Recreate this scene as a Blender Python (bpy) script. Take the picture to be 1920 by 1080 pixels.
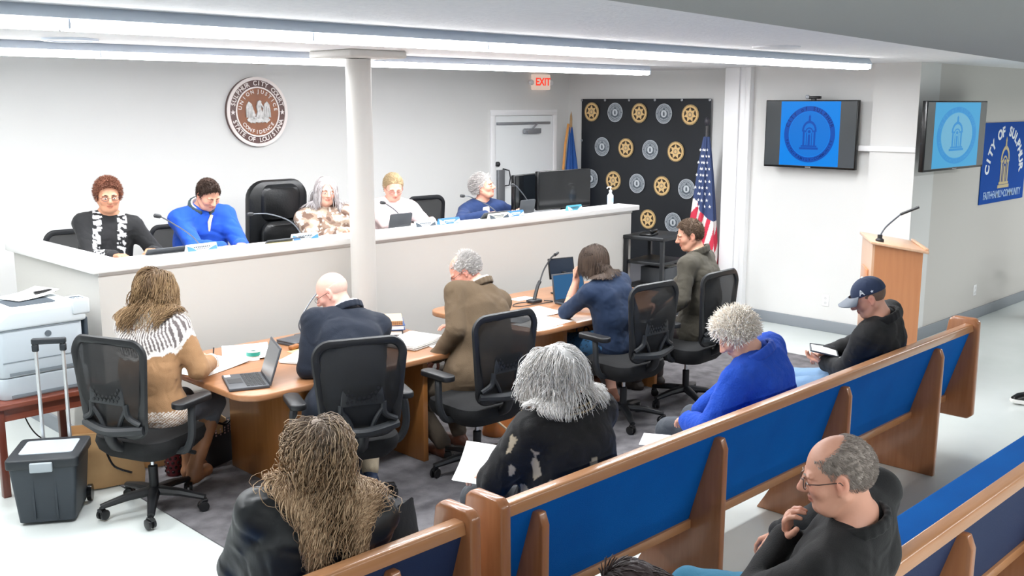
import bpy, bmesh, math, random
import numpy as np
from mathutils import Vector, Matrix, Euler
for o in list(bpy.data.objects): bpy.data.objects.remove(o)
SC = bpy.context.scene
COL = SC.collection
PI = math.pi
rnd = random.Random(7)

# ---------------------------------------------------------------- camera
CH = 2.37
cam = bpy.data.objects.new('camera', bpy.data.cameras.new('camera'))
COL.objects.link(cam); SC.camera = cam
cam.location = (0, 0, CH)
cam.rotation_euler = (math.radians(90 - 10.33), 0, math.radians(-45))
cam.data.sensor_width = 36; cam.data.lens = 36 * 1903 / 1920
cam.data.clip_start = .05

# ---------------------------------------------------------------- world, exposure
w = bpy.data.worlds.new('world'); SC.world = w; w.use_nodes = True
w.node_tree.nodes['Background'].inputs[0].default_value = (1, 1, 1, 1)
w.node_tree.nodes['Background'].inputs[1].default_value = .2
SC.view_settings.view_transform = 'Standard'; SC.view_settings.look = 'None'
SC.view_settings.gamma = 1; SC.view_settings.exposure = 0.33
SC.view_settings.use_curve_mapping = False
try:
    SC.cycles.max_bounces = 6; SC.cycles.diffuse_bounces = 4; SC.cycles.transparent_max_bounces = 12
except Exception: pass

ZC = 2.75                     # ceiling height
# tube lamps: each strip row carries an area light just under its tubes
def strip_light(x0, x1, y, z, power, wdt=.12, sy=None):
    l = bpy.data.lights.new('tube_light', 'AREA'); l.shape = 'RECTANGLE'
    l.size = x1 - x0; l.size_y = wdt; l.energy = power; l.color = (.97, .985, 1)
    o = bpy.data.objects.new('tube_light', l); COL.objects.link(o)
    o.location = ((x0 + x1) / 2, y, z)
    return o
L_ROWS = [(-.6, 8.6, 4.25, 175), (-.6, 8.7, 6.72, 170)]
for x0, x1, y, p in L_ROWS: strip_light(x0, x1, y, ZC - .115, p)
strip_light(-2, 9.5, -.9, 2.5, 190)          # the rows over the public seats, behind the camera
strip_light(-2, 9.5, -3.4, 2.5, 130)
strip_light(10.5, 16.5, 1.4, 2.5, 125)

# ---------------------------------------------------------------- materials
def srgb(c):
    if isinstance(c, str): c = [int(c[i:i+2], 16) / 255 for i in (0, 2, 4)]
    return tuple((v / 12.92 if v <= .04045 else ((v + .055) / 1.055) ** 2.4) for v in c[:3]) + (1,)
_m = {}
def mat(name, c, rough=.5, metal=0, var=None, vscale=6, bump=0, bscale=60, emit=0, wrinkle=0, spec=.5, alpha=1, stretch=None, vcol=False, sheen=0, coat=0):
    if name in _m: return _m[name]
    m = bpy.data.materials.new(name); m.use_nodes = True; nt = m.node_tree; N = nt.nodes; L = nt.links
    b = N['Principled BSDF']; c = srgb(c)
    b.inputs['Base Color'].default_value = c; b.inputs['Roughness'].default_value = rough
    b.inputs['Metallic'].default_value = metal; b.inputs['Specular IOR Level'].default_value = spec
    b.inputs['Alpha'].default_value = alpha; b.inputs['Sheen Weight'].default_value = sheen
    b.inputs['Coat Weight'].default_value = coat
    tc = N.new('ShaderNodeTexCoord'); mp = N.new('ShaderNodeMapping'); L.new(tc.outputs['Object'], mp.inputs[0])
    if stretch: mp.inputs['Scale'].default_value = stretch
    src = None
    if vcol:
        a = N.new('ShaderNodeVertexColor'); a.layer_name = 'Col'; src = a.outputs[0]
        L.new(src, b.inputs['Base Color'])
    if var is not None or src is not None:
        n = N.new('ShaderNodeTexNoise'); n.inputs['Scale'].default_value = vscale; n.inputs['Detail'].default_value = 5
        L.new(mp.outputs[0], n.inputs[0])
        if var is not None:
            r = N.new('ShaderNodeValToRGB'); r.color_ramp.elements[0].position = .32; r.color_ramp.elements[1].position = .68
            r.color_ramp.elements[0].color = c; r.color_ramp.elements[1].color = srgb(var)
            L.new(n.outputs[0], r.inputs[0]); L.new(r.outputs[0], b.inputs['Base Color'])
    if bump:
        n2 = N.new('ShaderNodeTexNoise'); n2.inputs['Scale'].default_value = bscale; n2.inputs['Detail'].default_value = 4
        L.new(mp.outputs[0], n2.inputs[0]); bp = N.new('ShaderNodeBump'); bp.inputs['Strength'].default_value = bump
        bp.inputs['Distance'].default_value = .01
        L.new(n2.outputs[0], bp.inputs['Height']); L.new(bp.outputs[0], b.inputs['Normal'])
        if wrinkle:
            n3 = N.new('ShaderNodeTexNoise'); n3.inputs['Scale'].default_value = 7; n3.inputs['Detail'].default_value = 3; n3.inputs['Distortion'].default_value = 1.6
            try: n3.noise_type = 'RIDGED_MULTIFRACTAL'
            except Exception: pass
            L.new(mp.outputs[0], n3.inputs[0]); b3 = N.new('ShaderNodeBump'); b3.inputs['Strength'].default_value = wrinkle; b3.inputs['Distance'].default_value = .02
            L.new(n3.outputs[0], b3.inputs['Height']); L.new(b3.outputs[0], bp.inputs['Normal'])
    if emit:
        b.inputs['Emission Color'].default_value = c; b.inputs['Emission Strength'].default_value = emit
        b.inputs['Base Color'].default_value = tuple(v*.1 for v in c[:3]) + (1,); b.inputs['Specular IOR Level'].default_value = .15
    _m[name] = m
    return m
def wood(name, c1, c2, axis=0, scale=3, rough=.35, coat=.25):
    st = [14, 14, 14]; st[axis] = 1.1
    return mat(name, c1, rough=rough, var=c2, vscale=scale, stretch=tuple(st), bump=.04, bscale=20, coat=coat)

# ---------------------------------------------------------------- geometry helpers
def tagset(o, label=None, cat=None, group=None, kind=None):
    if label: o['label'] = label
    if cat: o['category'] = cat
    if group: o['group'] = group
    if kind: o['kind'] = kind
    return o
def fin(name, me, m, parent=None, loc=None, rot=None, smooth=True, bev=0, seg=2):
    o = bpy.data.objects.new(name, me); COL.objects.link(o)
    for mm in (m if isinstance(m, (list, tuple)) else [m]): me.materials.append(mm)
    if smooth:
        me.polygons.foreach_set('use_smooth', [True] * len(me.polygons))
        try: me.set_sharp_from_angle(angle=math.radians(38))
        except Exception: pass
    if bev:
        bm = bmesh.new(); bm.from_mesh(me)
        es = [e for e in bm.edges if len(e.link_faces) == 2 and e.calc_face_angle(0) > .6]
        bmesh.ops.bevel(bm, geom=es, offset=bev, segments=seg, profile=.5, affect='EDGES', clamp_overlap=True)
        bm.to_mesh(me); bm.free()
        me.polygons.foreach_set('use_smooth', [True] * len(me.polygons))
        try: me.set_sharp_from_angle(angle=math.radians(50))
        except Exception: pass
    if parent: o.parent = parent
    if loc is not None: o.location = loc
    if rot is not None: o.rotation_euler = rot
    return o
def obj(name, bm, m, parent=None, **k):
    me = bpy.data.meshes.new(name)
    bmesh.ops.recalc_face_normals(bm, faces=bm.faces[:]); bm.to_mesh(me); bm.free()
    return fin(name, me, m, parent, **k)
def empty(name, loc, rz=0, label=None, cat=None, group=None):
    o = bpy.data.objects.new(name, None); COL.objects.link(o); o.location = loc; o.rotation_euler = (0, 0, rz)
    o.empty_display_size = .1
    return tagset(o, label, cat, group)
def B(): return bmesh.new()
def box(bm, x0, x1, y0, y1, z0, z1, M=None):
    vs = [bm.verts.new(Vector(p)) for p in ((x0,y0,z0),(x1,y0,z0),(x1,y1,z0),(x0,y1,z0),(x0,y0,z1),(x1,y0,z1),(x1,y1,z1),(x0,y1,z1))]
    if M is not None:
        for v in vs: v.co = M @ v.co
    for f in ((0,3,2,1),(4,5,6,7),(0,1,5,4),(1,2,6,5),(2,3,7,6),(3,0,4,7)): bm.faces.new([vs[i] for i in f])
    return bm
def prism(bm, poly, a, b, ax='z', M=None):
    """polygon in a plane extruded from a to b along ax"""
    def P(u, v, t): return {'z': (u, v, t), 'x': (t, u, v), 'y': (u, t, v)}[ax]
    lo = [bm.verts.new(P(u, v, a)) for u, v in poly]; hi = [bm.verts.new(P(u, v, b)) for u, v in poly]
    if M is not None:
        for v in lo + hi: v.co = M @ v.co
    n = len(poly); bm.faces.new(lo[::-1]); bm.faces.new(hi)
    for i in range(n): bm.faces.new((lo[i], lo[(i+1) % n], hi[(i+1) % n], hi[i]))
    return bm
def rpoly(x0, x1, y0, y1, r, n=6):
    out = []
    for cx, cy, a0 in ((x1-r, y1-r, 0), (x0+r, y1-r, 90), (x0+r, y0+r, 180), (x1-r, y0+r, 270)):
        for i in range(n+1):
            a = math.radians(a0 + 90 * i / n); out.append((cx + r*math.cos(a), cy + r*math.sin(a)))
    return out
def circ(cx, cy, r, n=32, ry=None): return [(cx + r*math.cos(2*PI*i/n), cy + (ry or r)*math.sin(2*PI*i/n)) for i in range(n)]
def spline(pts, n=6):
    pts = [Vector(p) for p in pts]; out = []
    for i in range(len(pts)-1):
        p0 = pts[max(i-1, 0)]; p1 = pts[i]; p2 = pts[i+1]; p3 = pts[min(i+2, len(pts)-1)]
        for k in range(n):
            t = k / n
            out.append(.5*((2*p1) + (p2-p0)*t + (2*p0-5*p1+4*p2-p3)*t*t + (3*p1-p0-3*p2+p3)*t**3))
    out.append(pts[-1]); return out
def tube(bm, pts, r, n=8, closed=False, flat=1, up=None, caps=True):
    """swept tube; r number or list; flat squashes the section along the binormal"""
    pts = [Vector(p) for p in pts]; N = len(pts); rings = []
    u0 = Vector(up) if up else Vector((.123, .31, .94)).normalized(); prev = None
    for i, p in enumerate(pts):
        t = (pts[(i+1) % N] - pts[i-1]) if closed else (pts[min(i+1, N-1)] - pts[max(i-1, 0)])
        if t.length < 1e-9: t = Vector((0, 0, 1))
        t.normalize()
        ref = u0 if (up or prev is None) else prev
        a = ref - t * ref.dot(t)
        if a.length < 1e-4: a = t.orthogonal()
        a.normalize(); prev = a; b = t.cross(a)
        rr = r[i] if isinstance(r, (list, tuple)) else r
        rings.append([bm.verts.new(p + (a*math.cos(2*PI*k/n)*flat + b*math.sin(2*PI*k/n)) * rr) for k in range(n)])
    for i in range(N if closed else N-1):
        A = rings[i]; C = rings[(i+1) % N]
        for k in range(n): bm.faces.new((A[k], A[(k+1) % n], C[(k+1) % n], C[k]))
    if not closed and caps: bm.faces.new(rings[0][::-1]); bm.faces.new(rings[-1])
    return bm
def lathe(bm, prof, n=24, M=None, cx=0, cy=0):
    rings = []
    for r, z in prof:
        rings.append([bm.verts.new((cx + max(r, 1e-4)*math.cos(2*PI*k/n), cy + max(r, 1e-4)*math.sin(2*PI*k/n), z)) for k in range(n)])
    if M is not None:
        for R in rings:
            for v in R: v.co = M @ v.co
    for A, C in zip(rings, rings[1:]):
        for k in range(n): bm.faces.new((A[k], A[(k+1) % n], C[(k+1) % n], C[k]))
    bm.faces.new(rings[0][::-1]); bm.faces.new(rings[-1]); return bm
def dup(o, parent=None):
    c = o.copy(); COL.objects.link(c); c.parent = parent
    for ch in list(o.children): dup(ch, c)
    return c
def T(x, y, z, rz=0, rx=0, ry=0): return Matrix.Translation((x, y, z)) @ Euler((rx, ry, rz)).to_matrix().to_4x4()
def text_bm(bm, s, size, M, depth=.002, spacing=1, bold=0, sx=1):
    """adds the letters of s, centred on the origin of M, in the XY plane of M"""
    cu = bpy.data.curves.new('t', 'FONT'); cu.body = s; cu.size = size; cu.align_x = 'CENTER'; cu.align_y = 'CENTER'
    cu.extrude = depth; cu.space_character = spacing; cu.offset = bold; cu.resolution_u = 3
    o = bpy.data.objects.new('t', cu); COL.objects.link(o)
    dg = bpy.context.evaluated_depsgraph_get(); me = bpy.data.meshes.new_from_object(o.evaluated_get(dg))
    me.transform(M @ Matrix.Diagonal((sx, 1, 1, 1))); bm.from_mesh(me)
    bpy.data.objects.remove(o); bpy.data.curves.remove(cu); bpy.data.meshes.remove(me)
def arc_text(bm, s, size, R, a_mid, span, M, top=True, depth=.002, bold=0):
    n = len(s)
    for i, ch in enumerate(s):
        if ch == ' ': continue
        t = (i - (n-1)/2) / max(n-1, 1) * span
        a = a_mid - t if top else a_mid + t
        ar = math.radians(a); rot = ar - PI/2 if top else ar + PI/2
        text_bm(bm, ch, size, M @ T(R*math.cos(ar), R*math.sin(ar), 0, rot), depth, bold=bold)
def star_poly(n, r1, r2, rot=PI/2, cx=0, cy=0):
    return [(cx + (r1 if i % 2 == 0 else r2)*math.cos(rot + PI*i/n), cy + (r1 if i % 2 == 0 else r2)*math.sin(rot + PI*i/n)) for i in range(2*n)]
def ring(bm, r0, r1, z0, z1, n=48, M=None):
    M = M or Matrix()
    V = []
    for r, z in ((r0, z0), (r1, z0), (r1, z1), (r0, z1)):
        V.append([bm.verts.new(M @ Vector((r*math.cos(2*PI*k/n), r*math.sin(2*PI*k/n), z))) for k in range(n)])
    for j in range(4):
        A = V[j]; C = V[(j+1) % 4]
        for k in range(n): bm.faces.new((A[k], A[(k+1) % n], C[(k+1) % n], C[k]))
    return bm
# ================================================================ room shell
m_wall = mat('wall_paint', 'dddddb', rough=.75, var='e1e1df', vscale=.6, bump=.03, bscale=180)
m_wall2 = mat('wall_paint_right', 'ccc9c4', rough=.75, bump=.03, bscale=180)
m_ceil = mat('ceiling_paint', 'e9e9ea', rough=.9, bump=.5, bscale=45, var='e2e2e4', vscale=25)
m_floor = mat('floor_vinyl', 'd3d9d7', rough=.25, var='cbd2cf', vscale=1.5, bump=.015, bscale=8)
m_base = mat('baseboard_grey', '8a9096', rough=.5)
m_white = mat('white_paint', 'f3f3f4', rough=.45)
m_capm = mat('cap_white', 'e6e6e4', rough=.4)
XW, YB, XB, YR = 9.73, 8.91, 9.95, 4.2
def struct(n, bm, m, **k): return tagset(obj(n, bm, m, smooth=False, **k), kind='structure')
struct('floor', box(B(), -6, 17, -6, 9.2, -.1, 0), m_floor)
b = B(); prism(b, [(-6, -6), (17, -6), (17, 3.6), (1.0, 1.42), (-6, .5)], 2.6, ZC + .2)
m_soff = mat('soffit_grey', '9a9b9a', rough=.9, bump=.15, bscale=90)
struct('trim_soffit', b, m_soff)
struct('ceiling', box(B(), -6, 17, .3, 9.2, ZC, ZC + .12), m_ceil)
struct('wall_back', box(B(), -6, 10.1, YB, YB + .15, 0, ZC), m_wall)
struct('wall_right', box(B(), XB, XB + .15, 6.1, YB, 0, ZC), m_wall)
b = B(); box(b, XW, XW + .4, YR, 6.12, 0, ZC); box(b, XW - .06, XW, YR, 4.66, 0, ZC)
struct('wall_screen', b, m_wall)
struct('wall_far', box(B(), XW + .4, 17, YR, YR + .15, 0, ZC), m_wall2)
struct('wall_left', box(B(), -6.15, -6, -6, 9.2, 0, ZC), m_wall)
struct('wall_front', box(B(), -6, 17, -6.15, -6, 0, ZC), m_wall)
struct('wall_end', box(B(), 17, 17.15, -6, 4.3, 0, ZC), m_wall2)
b = B(); box(b, XW - .05, XB, 6.04, 6.36, 0, ZC); box(b, XW - .075, XW - .05, 6.04, 6.1, 0, ZC); box(b, XW - .075, XW - .05, 6.18, 6.36, 0, ZC)
struct('trim_1', b, m_white, bev=.006)
struct('trim_2', box(B(), XW - .085, XW - .06, YR - .01, 5.0, 1.9, 1.955), m_white, bev=.008)
b = B(); box(b, XW - .02, XW, 4.66, 6.02, 0, .12); box(b, XW - .08, XW - .06, YR - .02, 4.66, 0, .12)
struct('baseboard_screen', b, m_base, bev=.004)
struct('baseboard_far', box(B(), XW - .08, 17, YR - .02, YR, 0, .12), m_base, bev=.004)
struct('baseboard_right', box(B(), XB - .02, XB, 6.36, 8.7, 0, .12), m_base, bev=.004)
struct('baseboard_back', box(B(), -6, 2.7, YB - .02, YB, 0, .12), m_base, bev=.004)
# carpet
m_carpet = mat('carpet', '5a585b', rough=.95, var='7a787b', vscale=9, bump=.5, bscale=220)
tagset(obj('carpet', box(B(), 2.54, 8.6, 3.35, 6.5, 0, .008), m_carpet, smooth=False), 'large charcoal grey carpet under the tables and office chairs', 'carpet')

# ---------------------------------------------------------------- strip lights
m_house = mat('lamp_housing', 'd5deea', rough=.4)
m_tube = mat('lamp_tube', 'ffffff', rough=.4, emit=14)
def strip_row(x0, x1, y, where, n):
    L = (x1 - x0) / n
    for i in range(n):
        a = x0 + i*L
        t = empty('strip_light', (a + L/2, y, ZC), 0, ('white strip light ending the row ' + where + ', near the right wall') if i == n-1 else ('white fluorescent strip light, running unit of the row ' + where), 'ceiling light', 'strip light units in the row ' + where)
        obj('housing', prism(B(), [(-.05, 0), (-.085, -.05), (.085, -.05), (.05, 0)], -L/2, L/2, 'x'), m_house, t, smooth=False)
        for s in (-.045, .045):
            tu = B(); tube(tu, [(-L/2 + .008, s, -.072), (L/2 - .008, s, -.072)], .021, 10); obj('tube', tu, m_tube, t)
        e = B(); box(e, L/2 - .012, L/2 - .001, -.075, .075, -.09, -.05)
        obj('end_cap', e, m_house, t, bev=.004)
strip_row(-.6, 8.6, 4.25, 'over the tables', 8)
strip_row(-.6, 8.7, 6.72, 'above the raised bench', 8)
t = empty('ceiling_speaker', (2.55, 6.3, ZC), 0, 'round flush white ceiling vent between the strip light rows', 'vent')
obj('rim', ring(B(), .13, .16, -.015, 0), m_house, t); obj('grille', lathe(B(), [(.13, 0), (.13, -.01), (.05, -.014), (0, -.014)], 32), mat('vent_grille', 'c3cee0', rough=.5), t)
t = empty('ceiling_plate', (6.3, 3.75, ZC), 0, 'faint round white cover plate on the ceiling in front of the lights', 'cover plate')
obj('plate', lathe(B(), [(.16, 0), (.16, -.01), (.1, -.018), (0, -.02)], 32), m_ceil, t)

# ---------------------------------------------------------------- column
t = empty('column', (4.66, 6.28, 0), 0, 'round white column standing at the front of the raised bench', 'column')
lt = B(); lathe(lt, [(.096, 0), (.096, ZC - .06)], 40); obj('shaft', lt, mat('column_paint', 'bfbdb9', rough=.5), t)
pl = B(); box(pl, -.26, .26, -.26, .26, ZC - .055, ZC); obj('capital', pl, _m['column_paint'], t, bev=.015)

# ---------------------------------------------------------------- dais
m_dais = mat('dais_paint', 'cccac5', rough=.6)
t = empty('raised_bench', (2.7, 6.51, 0), 0, 'long raised council bench with pale beige panels and a white ledge', 'bench')
zt = 1.335
b = B(); box(b, 0, 5.55, 0, .12, 0, zt - .05); obj('front_panel', b, m_dais, t, smooth=False)
b = B(); box(b, 0, .12, .12, 1.5, 0, zt - .05); obj('side_panel', b, m_dais, t, smooth=False)
b = B(); box(b, -.06, 5.61, -.06, .22, zt - .05, zt); box(b, -.06, .22, .22, 1.5, zt - .05, zt); obj('ledge', b, m_capm, t, bev=.006)
b = B(); box(b, .0, 5.55, -.012, 0, zt - .075, zt - .05); obj('moulding', b, m_capm, t, smooth=False)
b = B(); box(b, .13, 5.5, .13, .62, 1.19, 1.22); box(b, .13, .55, .62, 1.45, 1.19, 1.22); obj('worktop', b, m_capm, t, smooth=False)
struct('trim_platform', box(B(), 2.84, 9.9, 6.66, 8.9, 0, .45), mat('platform_carpet', '5a5b60', rough=.95, bump=.4, bscale=200))
b = B(); box(b, 2.705, 8.24, 6.49, 6.51, 0.008, .11); struct('baseboard_bench', b, m_base)
b = B(); box(b, 2.68, 2.7, 6.51, 8.0, 0.0, .11); struct('baseboard_bench_side', b, m_base)

# ---------------------------------------------------------------- wall seal
m_bronze = mat('seal_bronze', '8c5a40', rough=.45, var='9b6242', vscale=8)
m_dbronze = mat('seal_dark_bronze', '6d5450', rough=.45)
m_ivory = mat('seal_ivory', 'f0e6e2', rough=.4)
t = empty('wall_seal', (5.36, YB, 2.285), 0, 'round brown and white court seal mounted on the back wall', 'seal')
MW = T(0, 0, 0, 0, PI/2)          # local XY plane -> wall plane facing -Y
def wallm(z): return T(0, -z, 0, 0, PI/2)
obj('outer_disc', lathe(B(), [(.335, 0), (.335, .03), (.32, .035)], 64, wallm(0)), m_dbronze, t)
obj('inner_disc', lathe(B(), [(.235, .035), (.235, .04)], 64, wallm(0)), m_bronze, t)
b = B(); ring(b, .305, .335, .034, .046, 64, wallm(0)); obj('outer_ring', b, m_ivory, t)
b = B(); ring(b, .228, .242, .036, .046, 64, wallm(0)); obj('inner_ring', b, m_ivory, t)
b = B(); arc_text(b, 'SULPHUR CITY COURT', .062, .273, 90, 150, wallm(.042), True, .003, .001)
arc_text(b, 'STATE OF LOUISIANA', .062, .273, 270, 140, wallm(.042), False, .003, .001)
for a in (-.273, .273): prism(b, star_poly(5, .028, .011, PI/2, a, -.005), .038, .046, 'z', wallm(0))
obj('outer_lettering', b, m_ivory, t, smooth=False)
b = B(); arc_text(b, 'UNION', .05, .196, 138, 62, wallm(.044), True, .002, .001)
arc_text(b, 'JUSTICE', .05, .196, 47, 80, wallm(.044), True, .002, .001)
arc_text(b, 'CONFIDENCE', .05, .196, 270, 105, wallm(.044), False, .002, .001); obj('inner_lettering', b, m_ivory, t, smooth=False)
# pelican with spread wings above its nest
b = B()
for s in (-1, 1):
    wing = [(s*.03, -.03), (s*.05, .02), (s*.07, .075), (s*.1, .1), (s*.125, .07), (s*.135, .02), (s*.13, -.045), (s*.09, -.07), (s*.05, -.06)]
    prism(b, wing if s > 0 else wing[::-1], .038, .05, 'z', wallm(0))
    for k in range(4):
        prism(b, [(s*(.06+.02*k), -.05), (s*(.072+.02*k), .06-.01*k), (s*(.076+.02*k), -.055)][::s], .05, .056, 'z', wallm(0))
prism(b, [(-.03, -.05), (-.012, .0), (-.02, .05), (-.005, .1), (.015, .112), (.032, .1), (.03, .085), (.06, .04), (.052, .03), (.022, .07), (.03, .02), (.045, -.05)], .04, .06, 'z', wallm(0))
prism(b, [(-.13, -.075), (-.1, -.05), (-.04, -.055), (0, -.04), (.05, -.055), (.1, -.05), (.13, -.078), (.1, -.1), (-.09, -.1)], .04, .052, 'z', wallm(0))
for k in range(9): tube(b, [(-.12 + .027*k, -.046, -.085 - .008*(k % 3)), (-.08 + .02*k, -.056, -.105 + .006*(k % 2))], .006, 5)
for k in (-.05, 0, .05): lathe(b, [(.014, .04), (.014, .058), (.004, .066)], 10, T(k, 0, -.055, 0, PI/2))
obj('pelican_emblem', b, mat('seal_silver', 'e4e2e0', rough=.4, var='b9b7b5', vscale=30), t, smooth=False)

# ---------------------------------------------------------------- back door
m_door = mat('door_white', 'f2f5f6', rough=.4)
b = B(); 
for x0, x1, z0, z1 in ((8.53, 8.6, .45, 2.22), (9.63, 9.7, .45, 2.22), (8.53, 9.7, 2.22, 2.29)): box(b, x0, x1, YB - .03, YB, z0, z1)
df = struct('door_1', b, m_white, bev=.004)
b = B(); box(b, 8.61, 9.62, YB - .02, YB, .46, 2.21); obj('door_leaf', b, m_door, df, smooth=False)
m_alu = mat('aluminium', 'a9acb2', rough=.35, metal=.6)
b = B(); box(b, 8.62, 9.55, YB - .05, YB - .02, 2.11, 2.14); obj('closer_arm', b, m_alu, df, bev=.003)
b = B(); box(b, 9.1, 9.34, YB - .09, YB - .02, 2.0, 2.06); tube(b, [(9.1, YB - .07, 2.03), (9.06, YB - .06, 2.03)], .03, 10); tube(b, [(9.2, YB - .08, 2.06), (9.3, YB - .06, 2.12)], .012, 8); obj('door_closer', b, m_alu, df, bev=.004)
b = B(); box(b, 8.62, 8.73, YB - .06, YB - .02, 1.05, 1.57); obj('exit_lock', b, mat('lock_grey', '85878b', rough=.4, metal=.4), df, bev=.004)
b = B(); tube(b, [(8.72, YB - .03, 1.58), (8.77, YB - .09, 1.56), (8.785, YB - .1, 1.47), (8.77, YB - .09, 1.38), (8.72, YB - .03, 1.37)], .009, 8); obj('door_pull', b, mat('dark_metal', '3a3c40', rough=.4, metal=.5), df)
b = B(); lathe(b, [(.03, 0), (.03, .03), (.012, .05)], 16, T(8.63, YB - .02, 1.64, 0, PI/2)); obj('deadbolt', b, _m['dark_metal'], df)
b = B(); box(b, 8.9, 9.06, YB - .024, YB - .02, 1.33, 1.42); nt_ = obj('door_notice', b, mat('notice_paper', 'f6f8fa', rough=.6), df, smooth=False)
b = B()
for zz in (1.40, 1.385): 
    for k in range(11): box(b, 8.905 + k*.013, 8.914 + k*.013, YB - .0255, YB - .024, zz - .004, zz + .004)
for k in range(5): box(b, 8.95 + k*.013, 8.959 + k*.013, YB - .0255, YB - .024, 1.345, 1.357)
obj('notice_print', b, mat('print_grey', '6b7078', rough=.6), nt_, smooth=False)

# exit sign
t = empty('exit_sign', (9.38, YB - .03, 2.62), 0, 'small lit exit sign with red letters above the back door', 'exit sign')
b = B(); box(b, -.14, .14, -.045, .03, -.09, .1); obj('case', b, mat('exit_case', 'f6d9c9', rough=.4, emit=.55), t, bev=.012)
b = B(); text_bm(b, 'EXIT', .13, T(0, -.047, .005, 0, PI/2), .002, 1, .003); obj('lettering', b, mat('exit_red', 'ff4433', rough=.4, emit=.8), t, smooth=False)
for s in (-1, 1):
    b = B(); lathe(b, [(.03, -.02), (.036, 0), (.03, .02), (.01, .025)], 16, T(s*.175, -.01, 0, 0, PI/2)); box(b, min(s*.13, s*.16), max(s*.13, s*.16), -.02, 0, -.01, .01); obj('lamp_head', b, m_white, t)

# ---------------------------------------------------------------- seal banner on the right wall
m_ban = mat('banner_black', '1b1e23', rough=.42, var='23272d', vscale=1.2, bump=.12, bscale=3)
t = empty('step_banner', (XB - .03, 7.68, 0), 0, 'tall black backdrop banner printed with gold and silver round badges', 'banner')
b = B(); y0, y1, z0, z1 = -.98, .97, .45, 2.42; n = 30
for side in (0, .006):
    rows = []
    for j in range(n+1):
        row = []
        for i in range(n+1):
            u = i/n; v = j/n; y = y0 + (y1-y0)*u; z = z0 + (z1-z0)*v
            amp = .006*math.sin(u*19 + 1.5*v) * (1 - v*.5) + .02*max(0, (1-u) - .75)*max(0, v - .8)*8
            row.append(b.verts.new((-.01 - amp + side, y, z)))
        rows.append(row)
    for j in range(n):
        for i in range(n): b.faces.new((rows[j][i], rows[j][i+1], rows[j+1][i+1], rows[j+1][i]))
obj('banner_sheet', b, m_ban, t)
m_gold = mat('badge_gold', 'e8c58a', rough=.5); m_bdk = mat('badge_dark', '3c2c1a', rough=.5)
m_silver = mat('badge_silver', 'a9b0b6', rough=.5, var='878e95', vscale=60); m_silver2 = mat('badge_slate', '5a636b', rough=.5)
def WM(y, z, d): return Matrix(((0, 0, -1, -.020 - d), (-1, 0, 0, y), (0, 1, 0, z), (0, 0, 0, 1)))   # local XY -> wall facing -X
def gold_badge(y, z, r):
    o = obj('gold_badge', lathe(B(), [(r, -.004), (r, .001)], 36, WM(y, z, 0)), m_gold, t, smooth=False)
    b = B(); ring(b, r*.93, r*.97, .001, .002, 36, WM(y, z, 0)); ring(b, 0.001, r*.72, .001, .0018, 36, WM(y, z, 0)); obj('badge_field', b, m_bdk, o, smooth=False)
    b = B(); prism(b, star_poly(7, r*.74, r*.42), .002, .003, 'z', WM(y, z, 0)); obj('badge_star', b, m_gold, o, smooth=False)
    b = B(); ring(b, r*.17, r*.25, .003, .004, 20, WM(y, z, 0)); obj('badge_centre', b, mat('badge_taupe', '9a8570', rough=.5), o, smooth=False)
    b = B(); arc_text(b, '••••••••••••', r*.16, r*.83, 90, 150, WM(y, z, .002), True, .0003); arc_text(b, '•••••••••', r*.16, r*.83, 270, 110, WM(y, z, .002), False, .0003)
    obj('badge_rim_marks', b, m_bdk, o, smooth=False)
def silver_badge(y, z, r):
    o = obj('silver_badge', lathe(B(), [(r, -.004), (r, .001)], 36, WM(y, z, 0)), m_silver, t, smooth=False)
    b = B(); ring(b, r*.68, r*.72, .001, .002, 36, WM(y, z, 0)); prism(b, [(-r*.5, -r*.35), (-r*.48, r*.2), (-r*.2, r*.32), (0, r*.62), (r*.2, r*.32), (r*.48, r*.2), (r*.5, -r*.35), (0, -r*.55)], .001, .0022, 'z', WM(y, z, 0)); 
    for s in (-1, 1): prism(b, star_poly(5, r*.1, r*.05, PI/2, s*r*.84, 0), .001, .002, 'z', WM(y, z, 0))
    arc_text(b, '•••••••••••', r*.2, r*.84, 90, 140, WM(y, z, .002), True, .0003); arc_text(b, '•••••••••', r*.2, r*.84, 270, 120, WM(y, z, .002), False, .0003)
    obj('badge_field', b, m_silver2, o, smooth=False)
    b = B(); ring(b, .001, r*.36, .0022, .003, 24, WM(y, z, 0)); ring(b, r*.95, r*.99, .001, .0025, 36, WM(y, z, 0)); obj('badge_disc', b, mat('badge_pale', 'cfd5d9', rough=.5), o, smooth=False)
    b = B(); prism(b, [(-r*.1, -r*.2), (-r*.1, r*.1), (0, r*.24), (r*.1, r*.1), (r*.12, -r*.2)], .003, .0038, 'z', WM(y, z, 0)); obj('badge_figure', b, m_silver2, o, smooth=False)
for kind, y, z in [('g', .80, 2.26), ('s', .42, 2.255), ('g', .045, 2.25), ('s', -.325, 2.245), ('g', -.70, 2.235),
                   ('s', .62, 1.83), ('g', .24, 1.825), ('s', -.135, 1.815), ('g', -.51, 1.805),
                   ('s', .80, 1.42), ('g', .43, 1.415), ('s', .055, 1.4), ('g', -.32, 1.39), ('s', -.68, 1.375),
                   ('s', .26, .985), ('g', -.125, .975), ('s', -.50, .965)]:
    (gold_badge if kind == 'g' else silver_badge)(y, z, .118)
for y in (.96, .58, .2, -.19, -.58, -.965): lathe_b = obj('grommet', lathe(B(), [(.016, 0), (.016, .004), (.007, .008)], 12, WM(y, 2.405, .002)), m_alu, t)
for z in (1.9, 1.4): obj('grommet', lathe(B(), [(.016, 0), (.016, .004), (.007, .008)], 12, WM(.955, z, .002)), m_alu, t)
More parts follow.
